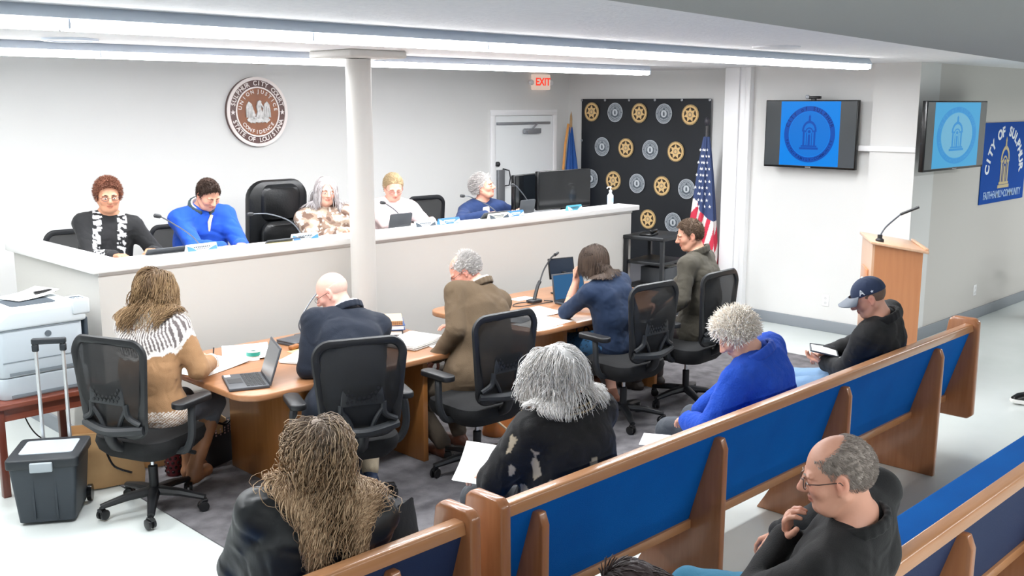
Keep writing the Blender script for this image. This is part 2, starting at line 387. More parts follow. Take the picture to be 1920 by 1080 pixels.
for y in (-.14, -.52): obj('grommet', lathe(B(), [(.016, 0), (.016, .004), (.007, .008)], 12, WM(y, .475, .002)), m_alu, t)

# ---------------------------------------------------------------- flags
def draped(bm, x, y, z0, z1, prof, n=64, ph=0):
    """hanging folds around a pole: prof gives the half width at each height fraction"""
    rows = []
    for j in range(25):
        v = j/24; z = z1 + (z0 - z1)*v; R = prof(v); row = []
        for k in range(n):
            a = 2*PI*k/n; r = R*(1 + .22*math.sin(7*a + ph + 2*v) + .08*math.sin(13*a + 5*v))
            row.append(bm.verts.new((x + .75*r*math.cos(a), y + r*math.sin(a) - .05*v, z)))
        rows.append(row)
    for A, C in zip(rows, rows[1:]):
        for k in range(n): bm.faces.new((A[k], A[(k+1) % n], C[(k+1) % n], C[k]))
    bm.faces.new(rows[0][::-1]); bm.faces.new(rows[-1])
t = empty('national_flag', (9.62, 6.55, 0), 0, 'furled stars and stripes flag on a dark pole before the badge banner', 'flag')
b = B(); lathe(b, [(.17, 0), (.17, .03), (.05, .06), (.016, .09), (.016, 2.12)], 20); obj('pole', b, mat('pole_dark', '4b4a4c', rough=.4, metal=.3), t)
b = B(); lathe(b, [(.004, 2.12), (.02, 2.13), (.034, 2.16), (.03, 2.19), (.012, 2.215), (0, 2.22)], 16); obj('finial', b, mat('finial_dark', '33323a', rough=.4), t)
m_flag = mat('flag_cloth', 'ffffff', rough=.7, vcol=True)
b = B(); nz, na = 200, 180; rows = []
cols = []
for j in range(nz+1):
    v = j/nz; z = 2.0 - 1.45*v; R = .03 + .13*min(1, v*1.15)**.8; row = []
    for k in range(na):
        a = 2*PI*k/na; r = R*(1 + .2*math.sin(6*a + 1.5*v) + .07*math.sin(11*a + 4*v))
        row.append(b.verts.new((.8*r*math.cos(a), r*math.sin(a) - .0*v, z)))
        # slanting stripes, blue union above
        s = v*1.6 + .22*math.cos(a + .4)
        if v < .55 - .1*math.sin(a): 
            c = (.035, .06, .16)
        else:
            c = (.62, .03, .07) if int((s*5 + a*1.9) % 2) == 0 else (.8, .76, .74)
        cols.append(c)
    rows.append(row)
for A, C in zip(rows, rows[1:]):
    for k in range(na): b.faces.new((A[k], A[(k+1) % na], C[(k+1) % na], C[k]))
b.faces.new(rows[0][::-1]); b.faces.new(rows[-1])
fl = obj('flag_cloth', b, m_flag, t)
def setcol(o, cols):
    me = o.data; at = me.color_attributes.new('Col', 'FLOAT_COLOR', 'POINT')
    arr = np.ones((len(me.vertices), 4), dtype=np.float32); arr[:, :3] = np.asarray(cols, dtype=np.float32)[:len(me.vertices)]
    at.data.foreach_set('color', arr.ravel())
setcol(fl, cols)
b = B(); 
for j in range(10):
    for k in range(4):
        v = .1 + j*.048; z = 2.0 - 1.45*v; R = .03 + .13*min(1, v*1.15)**.8; a = PI + .75 - .5*k + (.25 if j % 2 else 0)
        r = R*(1 + .2*math.sin(6*a + 1.5*v) + .07*math.sin(11*a + 4*v)) + .004
        M_ = Matrix(((0, 0, -1, .8*r*math.cos(a)), (-1, 0, 0, r*math.sin(a)), (0, 1, 0, z), (0, 0, 0, 1)))
        prism(b, star_poly(5, .017 + .006*v, .007), -.003, .003, 'z', M_)
obj('flag_stars', b, m_white, fl, smooth=False)
t = empty('state_flag', (9.76, 8.7, .45), 0, 'furled blue flag with gold fringe in the corner beside the door', 'flag')
b = B(); lathe(b, [(.15, 0), (.15, .03), (.016, .08), (.016, 1.72), (.012, 1.76), (0, 1.82)], 20); obj('pole', b, mat('pole_wood', 'b08a5a', rough=.4), t)
b = B(); draped(b, 0, 0, .4, 1.62, lambda v: .018 + .1*min(1, v*1.3)); obj('flag_cloth', b, mat('flag_blue', '1c4f96', rough=.7), t)
b = B(); tube(b, [(-.02, .025, 1.66), (-.05, .05, 1.4), (-.07, .06, 1.1), (-.085, .065, .7)], .016, 6); obj('fringe', b, mat('fringe_gold', 'e09a50', rough=.6), t)

# ---------------------------------------------------------------- church style emblem used by screens and banner
def chapel(bm, S, M, d0=0, d1=.003):
    """outline of the arched doorway emblem, height about 2*S"""
    def P(pl, a=d0, c=d1): prism(bm, [(x*S, y*S) for x, y in pl], a, c, 'z', M)
    P([(-.62, -.95), (.62, -.95), (.62, -.82), (-.62, -.82)]); P([(-.52, -.8), (.52, -.8), (.52, -.7), (-.52, -.7)])
    for s in (-1, 1):
        a = [(s*.42, -.7), (s*.3, -.7), (s*.3, .12), (s*.42, .12)]; P(a if s < 0 else a[::-1])
        a = [(s*.2, -.7), (s*.15, -.7), (s*.15, .05), (s*.2, .05)]; P(a if s < 0 else a[::-1])
        a = [(s*.48, .12), (s*.48, .2), (s*.26, .2), (s*.26, .12)]; P(a if s > 0 else a[::-1])
    n = 10
    for R0, R1, cy, asp in ((.36, .48, .18, 1.25), (.2, .27, .08, 1.1)):
        for i in range(n):
            a0, a1 = PI*i/n, PI*(i+1)/n
            P([(R0*math.cos(a0), cy + R0*asp*math.sin(a0)), (R1*math.cos(a0), cy + R1*asp*math.sin(a0)), (R1*math.cos(a1), cy + R1*asp*math.sin(a1)), (R0*math.cos(a1), cy + R0*asp*math.sin(a1))])
    P([(-.08, .76), (.08, .76), (.06, .95), (.08, 1.0), (0, 1.15), (-.08, 1.0), (-.06, .95)])
    P(circ(0, .12, .1, 12)); P([(-.07, -.7), (.07, -.7), (.07, -.1), (0, -.02), (-.07, -.1)])

m_bezel = mat('tv_bezel', '0c0d0f', rough=.25)
def television(loc, rz, W, H, label, scr, seal, inner, glyph, tilt=0, emit=1.0, dim=1, psx=1, sat='3f4447'):
    t = empty('television', loc, rz, label, 'television', 'wall televisions')
    M0 = T(0, 0, 0, 0, PI/2 + tilt)
    b = B(); box(b, -W/2, W/2, -H/2, H/2, -.05, 0, M0); obj('casing', b, m_bezel, t, bev=.006)
    b = B(); box(b, -.2, .2, -.15, .15, -.199, -.05, M0); obj('wall_bracket', b, mat('bracket_black', '222326', rough=.5), t)
    b = B(); box(b, -W/2 + .012, W/2 - .012, -H/2 + .02, H/2 - .012, 0, .002, M0); sc = obj('side_bars', b, mat('tv_bars' + sat, sat, rough=.2), t, smooth=False)
    s = H/2*.94; M0 = M0 @ Matrix.Diagonal((psx, 1, 1, 1))
    b = B(); box(b, -s*1.02, s*1.02, -H/2 + .024, H/2 - .014, .002, .003, M0); p = obj('lit_picture', b, mat('scr' + scr, scr, rough=.3, emit=emit), t, smooth=False)
    b = B(); ring(b, s*.72, s*.88, .003, .0038, 48, M0); obj('picture_ring', b, mat('seal' + seal, seal, rough=.3, emit=emit), p, smooth=False)
    b = B(); ring(b, .0005, s*.70, .003, .0034, 48, M0); obj('picture_field', b, mat('inner' + inner, inner, rough=.3, emit=emit), p, smooth=False)
    b = B(); chapel(b, s*.52, M0 @ T(0, s*.02, 0), .0036, .0042); obj('picture_chapel', b, _m['seal' + seal], p, smooth=False)
    b = B(); arc_text(b, 'CITY of SULPHUR', s*.17, s*.8, 90, 140, M0 @ T(0, 0, .0042), True, .0002, .0012)
    arc_text(b, 'FAITH•FAMILY•COMMUNITY', s*.12, s*.8, 270, 150, M0 @ T(0, 0, .0042), False, .0002, .0008)
    obj('picture_lettering', b, mat('gly' + glyph, glyph, rough=.3, emit=emit), p, smooth=False)
    b = B(); box(b, -.03, .03, -H/2 + .006, -H/2 + .014, 0, .002, M0); obj('badge', b, m_alu, t, smooth=False)
    return t
television((9.57, 5.27, 2.055), -PI/2, 1.03, .69, 'wide wall television facing the room, bright blue city seal picture, small camera on top', '0088ee', '0a50b4', '0878dc', '06307c', emit=.68)
television((10.12, 4.0, 2.06), -.03, 1.34, .66, 'angled wall television on the far wall with a pale washed out blue seal', '45a8dc', '2f93d6', '6fb6d8', '3f9fd8', emit=.65, psx=1.6, sat='5c6062')
t = empty('webcam', (9.59, 5.25, 2.40), -PI/2, 'small silver and black web camera perched on the wall television', 'camera')
b = B(); box(b, -.05, .07, -.03, .03, .012, .04); obj('body', b, m_bezel, t, bev=.006); b = B(); lathe(b, [(.022, 0), (.022, .02), (.012, .026)], 16, T(-.06, -.01, .03, 0, PI/2)); obj('lens', b, m_alu, t); b = B(); box(b, -.02, .02, -.02, .02, 0, .014); obj('clip', b, m_bezel, t)

t = empty('city_banner', (12.0, YR - .012, 1.72), 0, 'blue city banner with white arched lettering and a gold chapel', 'banner')
b = B(); box(b, -.66, .66, 0, .008, -.44, .44); obj('banner_sheet', b, mat('banner_blue', '044aa4', rough=.7, spec=.2), t, smooth=False)
m_wl = mat('banner_white', 'f0f4f8', rough=.5)
b = B(); arc_text(b, 'CITY OF SULPHUR', .15, .47, 90, 165, T(0, -.001, -.13, 0, PI/2) @ Matrix.Diagonal((1.08, 1, 1, 1)), True, .001, .006); obj('arched_lettering', b, m_wl, t, smooth=False)
b = B(); chapel(b, .27, T(0, 0, -.03, 0, PI/2), 0, .004); obj('chapel_emblem', b, mat('banner_sand', 'cdbb8e', rough=.5), t, smooth=False)
b = B(); text_bm(b, 'FAITH✦FAMILY✦COMMUNITY'.replace('✦', '•'), .115, T(0, -.001, -.355, 0, PI/2), .001, .95, .002, .8); obj('lower_lettering', b, mat('banner_pale', 'a8c4e6', rough=.5), t, smooth=False)

def outlet(loc, rz, label):
    t = empty('wall_outlet', loc, rz, label, 'outlet', 'wall outlets')
    b = B(); box(b, -.038, .038, -.008, 0, -.06, .06); obj('cover_plate', b, m_white, t, bev=.003)
    b = B()
    for z in (-.025, .025): lathe(b, [(.016, 0), (.016, .003)], 14, T(0, -.008, z, 0, PI/2))
    obj('socket', b, mat('socket', 'd8d8d8', rough=.4), t)
outlet((XW, 5.07, .33), -PI/2, 'white wall outlet low on the wall under the television')
outlet((11.45, YR, .33), 0, 'white wall outlet low on the far wall behind the podium')
# ================================================================ furniture
m_oak = wood('table_oak', '9c6c48', 'a87753', 0, 2.5)
m_oakx = wood('table_oak_leg', '95602f', 'a06b3b', 2, 2.5)
def work_table(x0, x1, label):
    y0, y1 = 4.93, 6.14
    t = empty('conference_table', ((x0+x1)/2, (y0+y1)/2, 0), 0, label, 'table', 'conference tables')
    hw, hd = (x1-x0)/2, (y1-y0)/2
    b = B(); prism(b, rpoly(-hw, hw, -hd, hd, .16, 8), .70, .74); obj('tabletop', b, m_oak, t, bev=.008)
    for s in (-1, 1):
        b = B(); xx = s*(hw - .42); box(b, xx - .02, xx + .02, -hd + .06, hd - .3, .008, .70); obj('leg_panel', b, m_oakx, t, bev=.003)
    b = B(); box(b, -hw + .44, hw - .44, .1, .12, .25, .70); obj('modesty_panel', b, m_oakx, t, smooth=False)
    return t
work_table(2.82, 4.6, 'oak conference table at left with laptops, papers and a binder stack')
work_table(5.14, 7.12, 'oak conference table at right with a standing laptop and desk microphone')

# ---------------------------------------------------------------- pews
m_pew = wood('pew_oak', 'b07c52', 'bb8860', 0, 3, .3, .4)
m_pewv = wood('pew_oak_upright', '9c6540', 'a8714a', 2, 3, .3, .4)
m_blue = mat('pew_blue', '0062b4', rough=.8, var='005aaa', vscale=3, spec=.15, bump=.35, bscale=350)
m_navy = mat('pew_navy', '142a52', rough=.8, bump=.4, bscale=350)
def fin_poly(z_top, yb=-.0):
    # side profile (y forward from the rear edge, z): upright post plus leg board under the seat
    return [(-.02, 0), (.52, 0), (.47, .08), (.30, .38), (.16, .40), (.055, z_top - .04), (.03, z_top), (-.005, z_top), (-.025, z_top - .05)]
def pew(x0, x1, yr, fins, fabric, label, ends=(True, True), seatlabel=None, end_floor=False):
    """yr: rear edge of the top rail; seat opens toward +Y"""
    t = empty('pew', ((x0+x1)/2, yr, 0), 0, label, 'pew'); xm = (x0+x1)/2; a, c = x0 - xm, x1 - xm
    # reclined back: top at y=.03, bottom at y=.17
    b = B(); prism(b, [(-.003, .868), (.005, .91), (.013, .916), (.058, .916), (.068, .905), (.06, .868)], a, c, 'x'); obj('top_rail', b, m_pew, t, bev=.004)
    b = B(); prism(b, [(.02, .87), (.05, .87), (.19, .40), (.16, .40)], a, c, 'x'); obj('back_panel', b, fabric, t, smooth=False)
    b = B(); prism(b, [(.045, .83), (.085, .80), (.215, .47), (.185, .45)], a + .02, c - .02, 'x'); obj('back_cushion', b, m_blue if fabric is m_blue else fabric, t, bev=.012)
    b = B(); prism(b, [(.145, .40), (.2, .40), (.2, .355), (.145, .355)], a, c, 'x'); obj('bottom_rail', b, m_pew, t, bev=.003)
    b = B(); prism(b, [(.18, .36), (.63, .375), (.63, .405), (.18, .40)], a, c, 'x'); obj('seat_board', b, m_pew, t, bev=.003)
    b = B(); prism(b, [(.19, .40), (.64, .405), (.655, .43), (.64, .455), (.19, .45)], a + .01, c - .01, 'x'); obj('seat_cushion', b, m_blue, t, bev=.012)
    for x in fins:
        x -= xm
        b = B(); prism(b, fin_poly(.84), x - .02, x + .02, 'x'); f = obj('bracket', b, m_pewv, t, bev=.006)
        b = B(); lathe(b, [(.007, -.004), (.007, .002)], 8, T(x, -.022, .77, 0, PI/2)); obj('screw', b, mat('screw_dark', '3a2f2a', rough=.4, metal=.5), f)
    for s, x, on in ((-1, a, ends[0]), (1, c, ends[1])):
        if not on: continue
        z0 = 0 if end_floor else .26
        pl = [(-.035, z0 + .03), (.0, z0), (.5, z0), (.54, z0 + .04), (.50, .60), (.36, .66), (.2, .74), (.17, .93), (.14, .955), (0, .955), (-.03, .93)]
        b = B(); prism(b, pl, x - .025 + s*.025, x + .025 + s*.025, 'x'); obj('end_panel', b, m_pewv, t, bev=.012)
    return t
pew(2.47, 6.86, 2.50, [2.66, 3.88, 5.10, 6.33], m_blue, 'long oak pew with bright blue back running across the picture behind the tables')
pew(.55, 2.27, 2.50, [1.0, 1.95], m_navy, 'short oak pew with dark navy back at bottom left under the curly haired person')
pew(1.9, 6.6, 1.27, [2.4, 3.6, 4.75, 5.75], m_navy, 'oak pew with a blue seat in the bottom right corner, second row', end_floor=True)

# ---------------------------------------------------------------- office chairs
m_plast = mat('chair_plastic', '15171a', rough=.45)
m_plast2 = mat('chair_grey_plastic', '232629', rough=.5)
m_mesh = mat('chair_mesh', '101214', rough=.8, alpha=.92, bump=.2, bscale=400)
m_seatf = mat('chair_seat_fabric', '0e0f11', rough=.9, bump=.3, bscale=300)
m_chrome = mat('chrome', 'c9ccd0', rough=.15, metal=1)
def loop_pts(w0, w1, z0, z1, yb, n=10, r=.08):
    """rounded trapezoid in XZ with backward curve"""
    pts = []
    cs = [((w1-r), z1-r, 0), (-(w1-r), z1-r, 90), (-(w0-r), z0+r, 180), ((w0-r), z0+r, 270)]
    for cx, cz, a0 in cs:
        for i in range(n+1):
            a = math.radians(a0 + 90*i/n); x = cx + r*math.cos(a); z = cz + r*math.sin(a)
            pts.append((x, yb(x, z), z))
    return pts
def office_chair(loc, rz, label, arms=True, recl=.12, sc=1.04, base=True):
    t = empty('office_chair', loc, rz, label, 'office chair', 'black mesh office chairs')
    def yb(x, z): return -.235 - recl*(z - .5)*1.0 + 1.0*x*x*.75 - .05*math.sin((z-.5)*6)
    P = loop_pts(.19, .235, .53, 1.04, yb)
    b = B(); tube(b, P, [.024 if p[2] > .62 else .032 for p in P], 8, closed=True, up=(0, 1, 0), flat=.6); fr = obj('back_frame', b, m_plast, t)
    # mesh panel
    b = B(); n, m = 12, 14; grid = []
    for j in range(m+1):
        v = j/m; z = .545 + .48*v; hw = (.185 + .046*v)*(1 if .08 < v < .93 else .9); grid.append([b.verts.new((hw*(2*i/n-1), yb(hw*(2*i/n-1), z) + .006, z)) for i in range(n+1)])
    for j in range(m):
        for i in range(n): b.faces.new((grid[j][i], grid[j][i+1], grid[j+1][i+1], grid[j+1][i]))
    obj('back_mesh', b, m_mesh, t)
    # lumbar pad and struts behind the mesh
    b = B()
    for z, hw in ((.80, .1), (.72, .11), (.66, .13)): pass
    lp = [(-.11, .81), (.11, .81), (.12, .70), (-.12, .70)]
    prism(b, lp, -.275, -.262, 'y', T(0, -.03, 0)); l = obj('lumbar_pad', b, m_plast2, t, bev=.01)
    b = B()
    for i in range(7):
        for j in range(4):
            lathe(b, [(.009, 0), (.009, .003)], 6, T(-.078 + i*.026 + (.013 if j % 2 else 0)-.006, -.306, .725 + j*.022, 0, PI/2))
    obj('lumbar_holes', b, m_plast, l)
    b = B()
    for s in (-1, 1):
        tube(b, spline([(s*.115, -.29, .71), (s*.125, -.285, .64), (s*.19, -.27, .60)], 5), .017, 8)
        tube(b, spline([(s*.05, -.28, .56), (s*.075, -.285, .62), (s*.115, -.29, .68)], 5), .013, 8)
    tube(b, spline([(-.2, -.26, .57), (0, -.315, .555), (.2, -.26, .57)], 8), .026, 8)
    obj('back_struts', b, m_plast2, t)
    b = B(); tube(b, spline([(0, -.30, .56), (0, -.27, .47), (0, -.12, .405), (0, 0, .40)], 6), .03, 10); obj('back_stem', b, m_plast, t)
    # seat
    b = B()
    lay = [(.36, .80), (.40, .95), (.44, 1.0), (.475, .97), (.49, .80)]
    rings = []
    for z, s in lay:
        pl = rpoly(-.245*s, .245*s, -.235*s, .25*s, .12*s, 6); rings.append([b.verts.new((x, y, z - (.03 if y > .2 else 0)*(y-.2)*10)) for x, y in pl])
    for A, C in zip(rings, rings[1:]):
        for k in range(len(A)): b.faces.new((A[k], A[(k+1) % len(A)], C[(k+1) % len(A)], C[k]))
    b.faces.new(rings[0][::-1]); b.faces.new(rings[-1]); obj('seat', b, m_seatf, t)
    if arms:
        for s in (-1, 1):
            a = B(); tube(a, spline([(s*.18, -.02, .385), (s*.27, -.03, .40), (s*.315, -.03, .48), (s*.315, -.02, .60), (s*.30, .0, .655)], 6), .022, 8, flat=1.0); ar = obj('armrest', a, m_plast2, t)
            a = B(); prism(a, rpoly(s*.30 - .045, s*.30 + .045, -.13, .14, .04, 5), .655, .69); obj('arm_pad', a, m_plast, ar, bev=.008)
    b = B(); box(b, -.09, .09, -.1, .1, .355, .395); obj('mechanism', b, m_plast, t, bev=.01)
    b = B(); tube(b, [(.08, .02, .375), (.27, .02, .372)], .006, 6); tube(b, [(.24, .02, .372), (.29, .02, .37)], .012, 6); obj('lever', b, m_plast, t)
    b = B(); lathe(b, [(.014, .25), (.014, .36)], 14); obj('gas_lift', b, m_chrome, t)
    b = B(); lathe(b, [(.026, .09), (.026, .26), (.02, .265)], 16); obj('lift_sleeve', b, m_plast, t)
    for k in range(5):
        a = 2*PI*k/5 + .35; c, s_ = math.cos(a), math.sin(a)
        b = B(); tube(b, [(c*.02, s_*.02, .115), (c*.15, s_*.15, .105), (c*.29, s_*.29, .078)], [.036, .029, .02], 8, up=(0, 0, 1), flat=.8); lg = obj('base_arm', b, m_plast, t)
        b = B()
        Mk = T(c*.29, s_*.29, 0, a + .6)
        for q in (-1, 1): lathe(b, [(.02, -.009), (.029, -.007), (.029, .007), (.02, .009)], 16, Mk @ T(-.012, q*.015, .029, 0, PI/2))
        tube(b, [Mk @ Vector((0, 0, .035)), Mk @ Vector((0, 0, .075))], .009, 8)
        tube(b, [Mk @ Vector((-.03, 0, .035)), Mk @ Vector((-.015, 0, .058)), Mk @ Vector((.012, 0, .058))], .018, 8, flat=.6)
        obj('caster', b, mat('caster_black', '17181a', rough=.35), lg)
    if sc != 1: t.scale = (sc,)*3
    return t
D = math.radians
office_chair((2.52, 5.50, .008), D(22 - 90), 'black mesh office chair nearest the printer, holding the person in the patterned sweater')
office_chair((3.33, 4.66, .008), D(-22), 'black mesh office chair under the bald person in the navy suit, back facing us squarely')
office_chair((4.30, 4.62, .008), D(-3), 'black mesh office chair of the white haired person in the brown jacket, orange bag below')
office_chair((5.78, 4.60, .008), D(-4), 'black mesh office chair of the person in the navy top with spotted skirt')
office_chair((6.52, 4.56, .008), D(2), 'black mesh office chair of the person in the olive jacket, farthest right')
office_chair((11.98, 3.52, 0), D(60), 'black office chair by the far wall, barely entering at the right edge')
# behind the raised bench
office_chair((3.10, 7.72, .45), D(170), 'black mesh chair behind the auburn haired person at the left end of the bench', arms=False, sc=.9)
office_chair((4.02, 7.85, .45), D(180), 'black mesh chair mostly hidden behind the person in the bright blue jacket', arms=False, sc=.86)
office_chair((6.62, 7.62, .45), D(176), 'empty black mesh chair showing its grey back between two people at the bench', sc=.94)
# executive leather chair
m_leather = mat('black_leather', '0f1113', rough=.35, bump=.15, bscale=60)
t = empty('executive_chair', (5.02, 7.75, .45), D(180), 'large padded black leather executive chair behind the bench, left of the patterned top', 'office chair')
def pad(bm, w, d, h, M, r=.06):
    rings = []
    for z, s in ((0, .82), (.25, .97), (.5, 1), (.75, .97), (1, .82)):
        pl = rpoly(-w/2*s, w/2*s, -h/2*s, h/2*s, r*s, 6); rings.append([bm.verts.new(M @ Vector((x, y, (z-.5)*d))) for x, y in pl])
    for A, C in zip(rings, rings[1:]):
        for k in range(len(A)): bm.faces.new((A[k], A[(k+1) % len(A)], C[(k+1) % len(A)], C[k]))
    bm.faces.new(rings[0][::-1]); bm.faces.new(rings[-1])
b = B(); pad(b, .62, .14, .78, T(0, -.32, .85, 0, PI/2 - .08), .16); obj('backrest', b, m_leather, t)
b = B(); pad(b, .42, .1, .34, T(0, -.26, 1.03, 0, PI/2 - .08), .1); obj('head_cushion', b, m_leather, t)
b = B(); pad(b, .44, .1, .34, T(0, -.23, .70, 0, PI/2 - .08), .1); obj('lumbar_cushion', b, m_leather, t)
b = B(); pad(b, .56, .14, .54, T(0, -.02, .44), .12); obj('seat', b, m_leather, t)
for s in (-1, 1):
    b = B(); tube(b, spline([(s*.3, -.26, .55), (s*.34, -.2, .66), (s*.34, .12, .66), (s*.32, .2, .55), (s*.28, .2, .42)], 5), .03, 10); obj('armrest', b, m_leather, t)
b = B(); lathe(b, [(.03, .06), (.03, .38)], 14); obj('lift_column', b, m_plast, t)
for k in range(5):
    a = 2*PI*k/5; b = B(); tube(b, [(0, 0, .09), (math.cos(a)*.3, math.sin(a)*.3, .06)], [.03, .02], 8); lathe(b, [(.02, 0), (.028, .02), (.028, .04), (.02, .055)], 10, T(math.cos(a)*.3, math.sin(a)*.3, 0)); obj('base_arm', b, m_plast, t)

# ---------------------------------------------------------------- printer on its table
m_mah = wood('mahogany', '6d3526', '7d4230', 0, 3); m_mahv = wood('mahogany_leg', '5f2d22', '6f3a2b', 2, 3)
t = empty('side_table', (2.28, 6.67, 0), 0, 'reddish brown wooden side table holding the big printer', 'table')
b = B(); prism(b, rpoly(-.36, .34, -.38, .36, .02, 3), .555, .59); obj('tabletop', b, m_mah, t, bev=.006)
b = B(); box(b, -.31, .29, -.33, -.31, .47, .555); box(b, -.31, .29, .29, .31, .47, .555); box(b, -.31, -.29, -.31, .29, .47, .555); box(b, .27, .29, -.31, .29, .47, .555); obj('apron', b, m_mah, t, smooth=False)
for x in (-.33, .27):
    for y in (-.35, .29):
        b = B(); box(b, x, x + .045, y, y + .045, 0, .555); obj('leg', b, m_mahv, t, bev=.004)
m_pg = mat('printer_grey', 'b6c0c7', rough=.45); m_pg2 = mat('printer_light', 'ccd5da', rough=.45); m_pdk = mat('printer_dark', '2f3b46', rough=.5)
t = empty('laser_printer', (2.28, 6.62, .59), 0, 'bulky pale grey laser printer with paper trays on the wooden side table', 'printer')
t.scale = (1.1, 1.08, 1.1)
b = B(); prism(b, rpoly(-.25, .24, -.24, .26, .04, 4), .0, .12); obj('lower_tray', b, m_pg, t, bev=.006)
b = B(); prism(b, rpoly(-.25, .22, -.24, .26, .04, 4), .125, .39); obj('body', b, m_pg, t, bev=.006)
b = B(); prism(b, [(-.25, .39), (.24, .39), (.24, .47), (.21, .50), (-.18, .50), (-.25, .45)], -.25, .27, 'y'); tp = obj('top_cover', b, m_pg2, t, bev=.02, seg=3)
b = B(); prism(b, rpoly(-.13, .12, -.14, .1, .03, 4), .498, .503); obj('output_slot', b, mat('slot_dark', '3b444c', rough=.6), tp, smooth=False)
b = B(); box(b, .24, .265, -.2, .22, .02, .40); obj('side_cover', b, m_pdk, t, bev=.01)
b = B(); box(b, .16, .26, -.26, -.12, .43, .52); cp = obj('control_panel', b, m_pg2, t, bev=.012)
b = B(); box(b, .175, .235, -.2, -.17, .519, .522); obj('display', b, m_pdk, cp, smooth=False)
b = B()
for i in range(3):
    for j in range(2): lathe(b, [(.006, 0), (.006, .004)], 8, T(.18 + i*.025, -.225 - j*.018 + .01, .52))
obj('buttons', b, mat('button_grey', '8d979e', rough=.5), cp)
b = B(); box(b, -.23, .2, -.2445, -.238, .21, .214); box(b, -.24, .2, -.2445, -.238, .385, .389); box(b, -.2, .18, -.246, -.238, .135, .15); box(b, -.2, .18, -.246, -.238, .01, .025); obj('tray_seams', b, mat('seam_grey', '7b858c', rough=.5), t, smooth=False)
b = B(); lathe(b, [(.018, 0), (.018, .004)], 20, T(.02, -.24, .345, 0, PI/2)); obj('round_logo', b, mat('logo_grey', '5c656c', rough=.4), t)
b = B(); box(b, -.256, -.25, -.1, .02, .2, .32); 
for z in range(6): box(b, -.258, -.256, -.09, .01, .21 + z*.018, .218 + z*.018)
obj('side_vent', b, mat('vent_grey', 'aab3b9', rough=.5), t, smooth=False)
m_paper = mat('paper', 'f6f5f2', rough=.7)
def sheet(name, x, y, z, w, h, rz, label, n=1, group=None, m=None, curl=0, cat='paper', th=.0012, rx=0, ry=0):
    t = empty(name, (x, y, z), rz, label, cat, group); t.rotation_euler = (rx, ry, rz)
    for k in range(n):
        b = B(); N = 8; off = (rnd.uniform(-.012, .012), rnd.uniform(-.012, .012)) if k else (0, 0)
        lo, hi = [], []
        for i in range(N+1):
            u = i/N; c = curl*(u**3)*.06
            lo.append([b.verts.new((-w/2 + w*u + off[0], s*h/2 + off[1], k*th + c)) for s in (-1, 1)])
            hi.append([b.verts.new((-w/2 + w*u + off[0], s*h/2 + off[1], k*th + c + th*.8)) for s in (-1, 1)])
        for i in range(N):
            b.faces.new((lo[i][0], lo[i][1], lo[i+1][1], lo[i+1][0])); b.faces.new((hi[i][0], hi[i+1][0], hi[i+1][1], hi[i][1]))
            b.faces.new((lo[i][0], lo[i+1][0], hi[i+1][0], hi[i][0])); b.faces.new((lo[i][1], hi[i][1], hi[i+1][1], lo[i+1][1]))
        b.faces.new((lo[0][0], hi[0][0], hi[0][1], lo[0][1])); b.faces.new((lo[-1][0], lo[-1][1], hi[-1][1], hi[-1][0]))
        if n == 1: obj('sheet', b, m or m_paper, t)
        else: obj('sheet', b, m or m_paper, t)
    return t
sheet('paper_sheet', 2.33, 6.74, 1.15, .3, .24, .3, 'loose white paper sheet lying on top of the printer', curl=.5)
t = empty('stapler', (2.43, 6.71, 1.16), .1, 'small black stapler lying on the paper on top of the printer', 'stapler')
b = B(); prism(b, [(-.07, 0), (.07, 0), (.07, .012), (.03, .022), (-.07, .018)], -.012, .012, 'y'); obj('body', b, m_bezel, t, bev=.003)

# ---------------------------------------------------------------- rolling crate
m_cr = mat('crate_plastic', '2a3239', rough=.5); m_cr2 = mat('crate_lid', '1f252a', rough=.5)
t = empty('rolling_crate', (2.08, 5.88, 0), D(-33), 'dark grey rolling file crate with a tall silver telescoping handle', 'crate')
b = B()
lo = rpoly(-.15, .15, -.17, .17, .02, 3); hi = rpoly(-.18, .18, -.19, .19, .02, 3)
A = [b.verts.new((x, y, .02)) for x, y in lo]; Cc = [b.verts.new((x, y, .35)) for x, y in hi]
for k in range(len(A)): b.faces.new((A[k], A[(k+1) % len(A)], Cc[(k+1) % len(A)], Cc[k]))
b.faces.new(A[::-1]); b.faces.new(Cc)
for x in (-.06, .06): box(b, x - .006, x + .006, -.186, -.165, .04, .33)
obj('tub', b, m_cr, t)
b = B(); prism(b, rpoly(-.195, .195, -.205, .205, .03, 4), .345, .40); lid = obj('lid', b, m_cr2, t, bev=.008)
b = B(); prism(b, rpoly(-.145, .145, -.10, .14, .02, 4), .40, .404); obj('lid_window', b, mat('clear_window', 'b6c0c8', rough=.15), lid, smooth=False)
b = B(); box(b, -.06, .06, -.225, -.20, .33, .385); obj('latch', b, mat('latch_grey', '9aa3a9', rough=.4), t, bev=.006)
b = B()
for x in (-.075, .075): tube(b, [(x, .20, .05), (x, .20, .98)], .011, 8)
obj('handle_rods', b, mat('handle_silver', 'd9dcdf', rough=.25, metal=.7), t)
b = B(); box(b, -.095, .095, .18, .22, .975, 1.01); box(b, -.095, -.058, .185, .215, .93, .975); box(b, .058, .095, .185, .215, .93, .975); obj('handle_grip', b, m_cr2, t, bev=.008)
for x in (-.17, .17):
    b = B(); lathe(b, [(.03, -.015), (.05, -.013), (.05, .013), (.03, .015)], 18, T(x, .17, .05, 0, 0, PI/2)); obj('wheel', b, m_bezel, t)
t = empty('power_cable', (0, 0, 0), 0, 'thin black cable hanging down behind the rolling crate', 'cable')
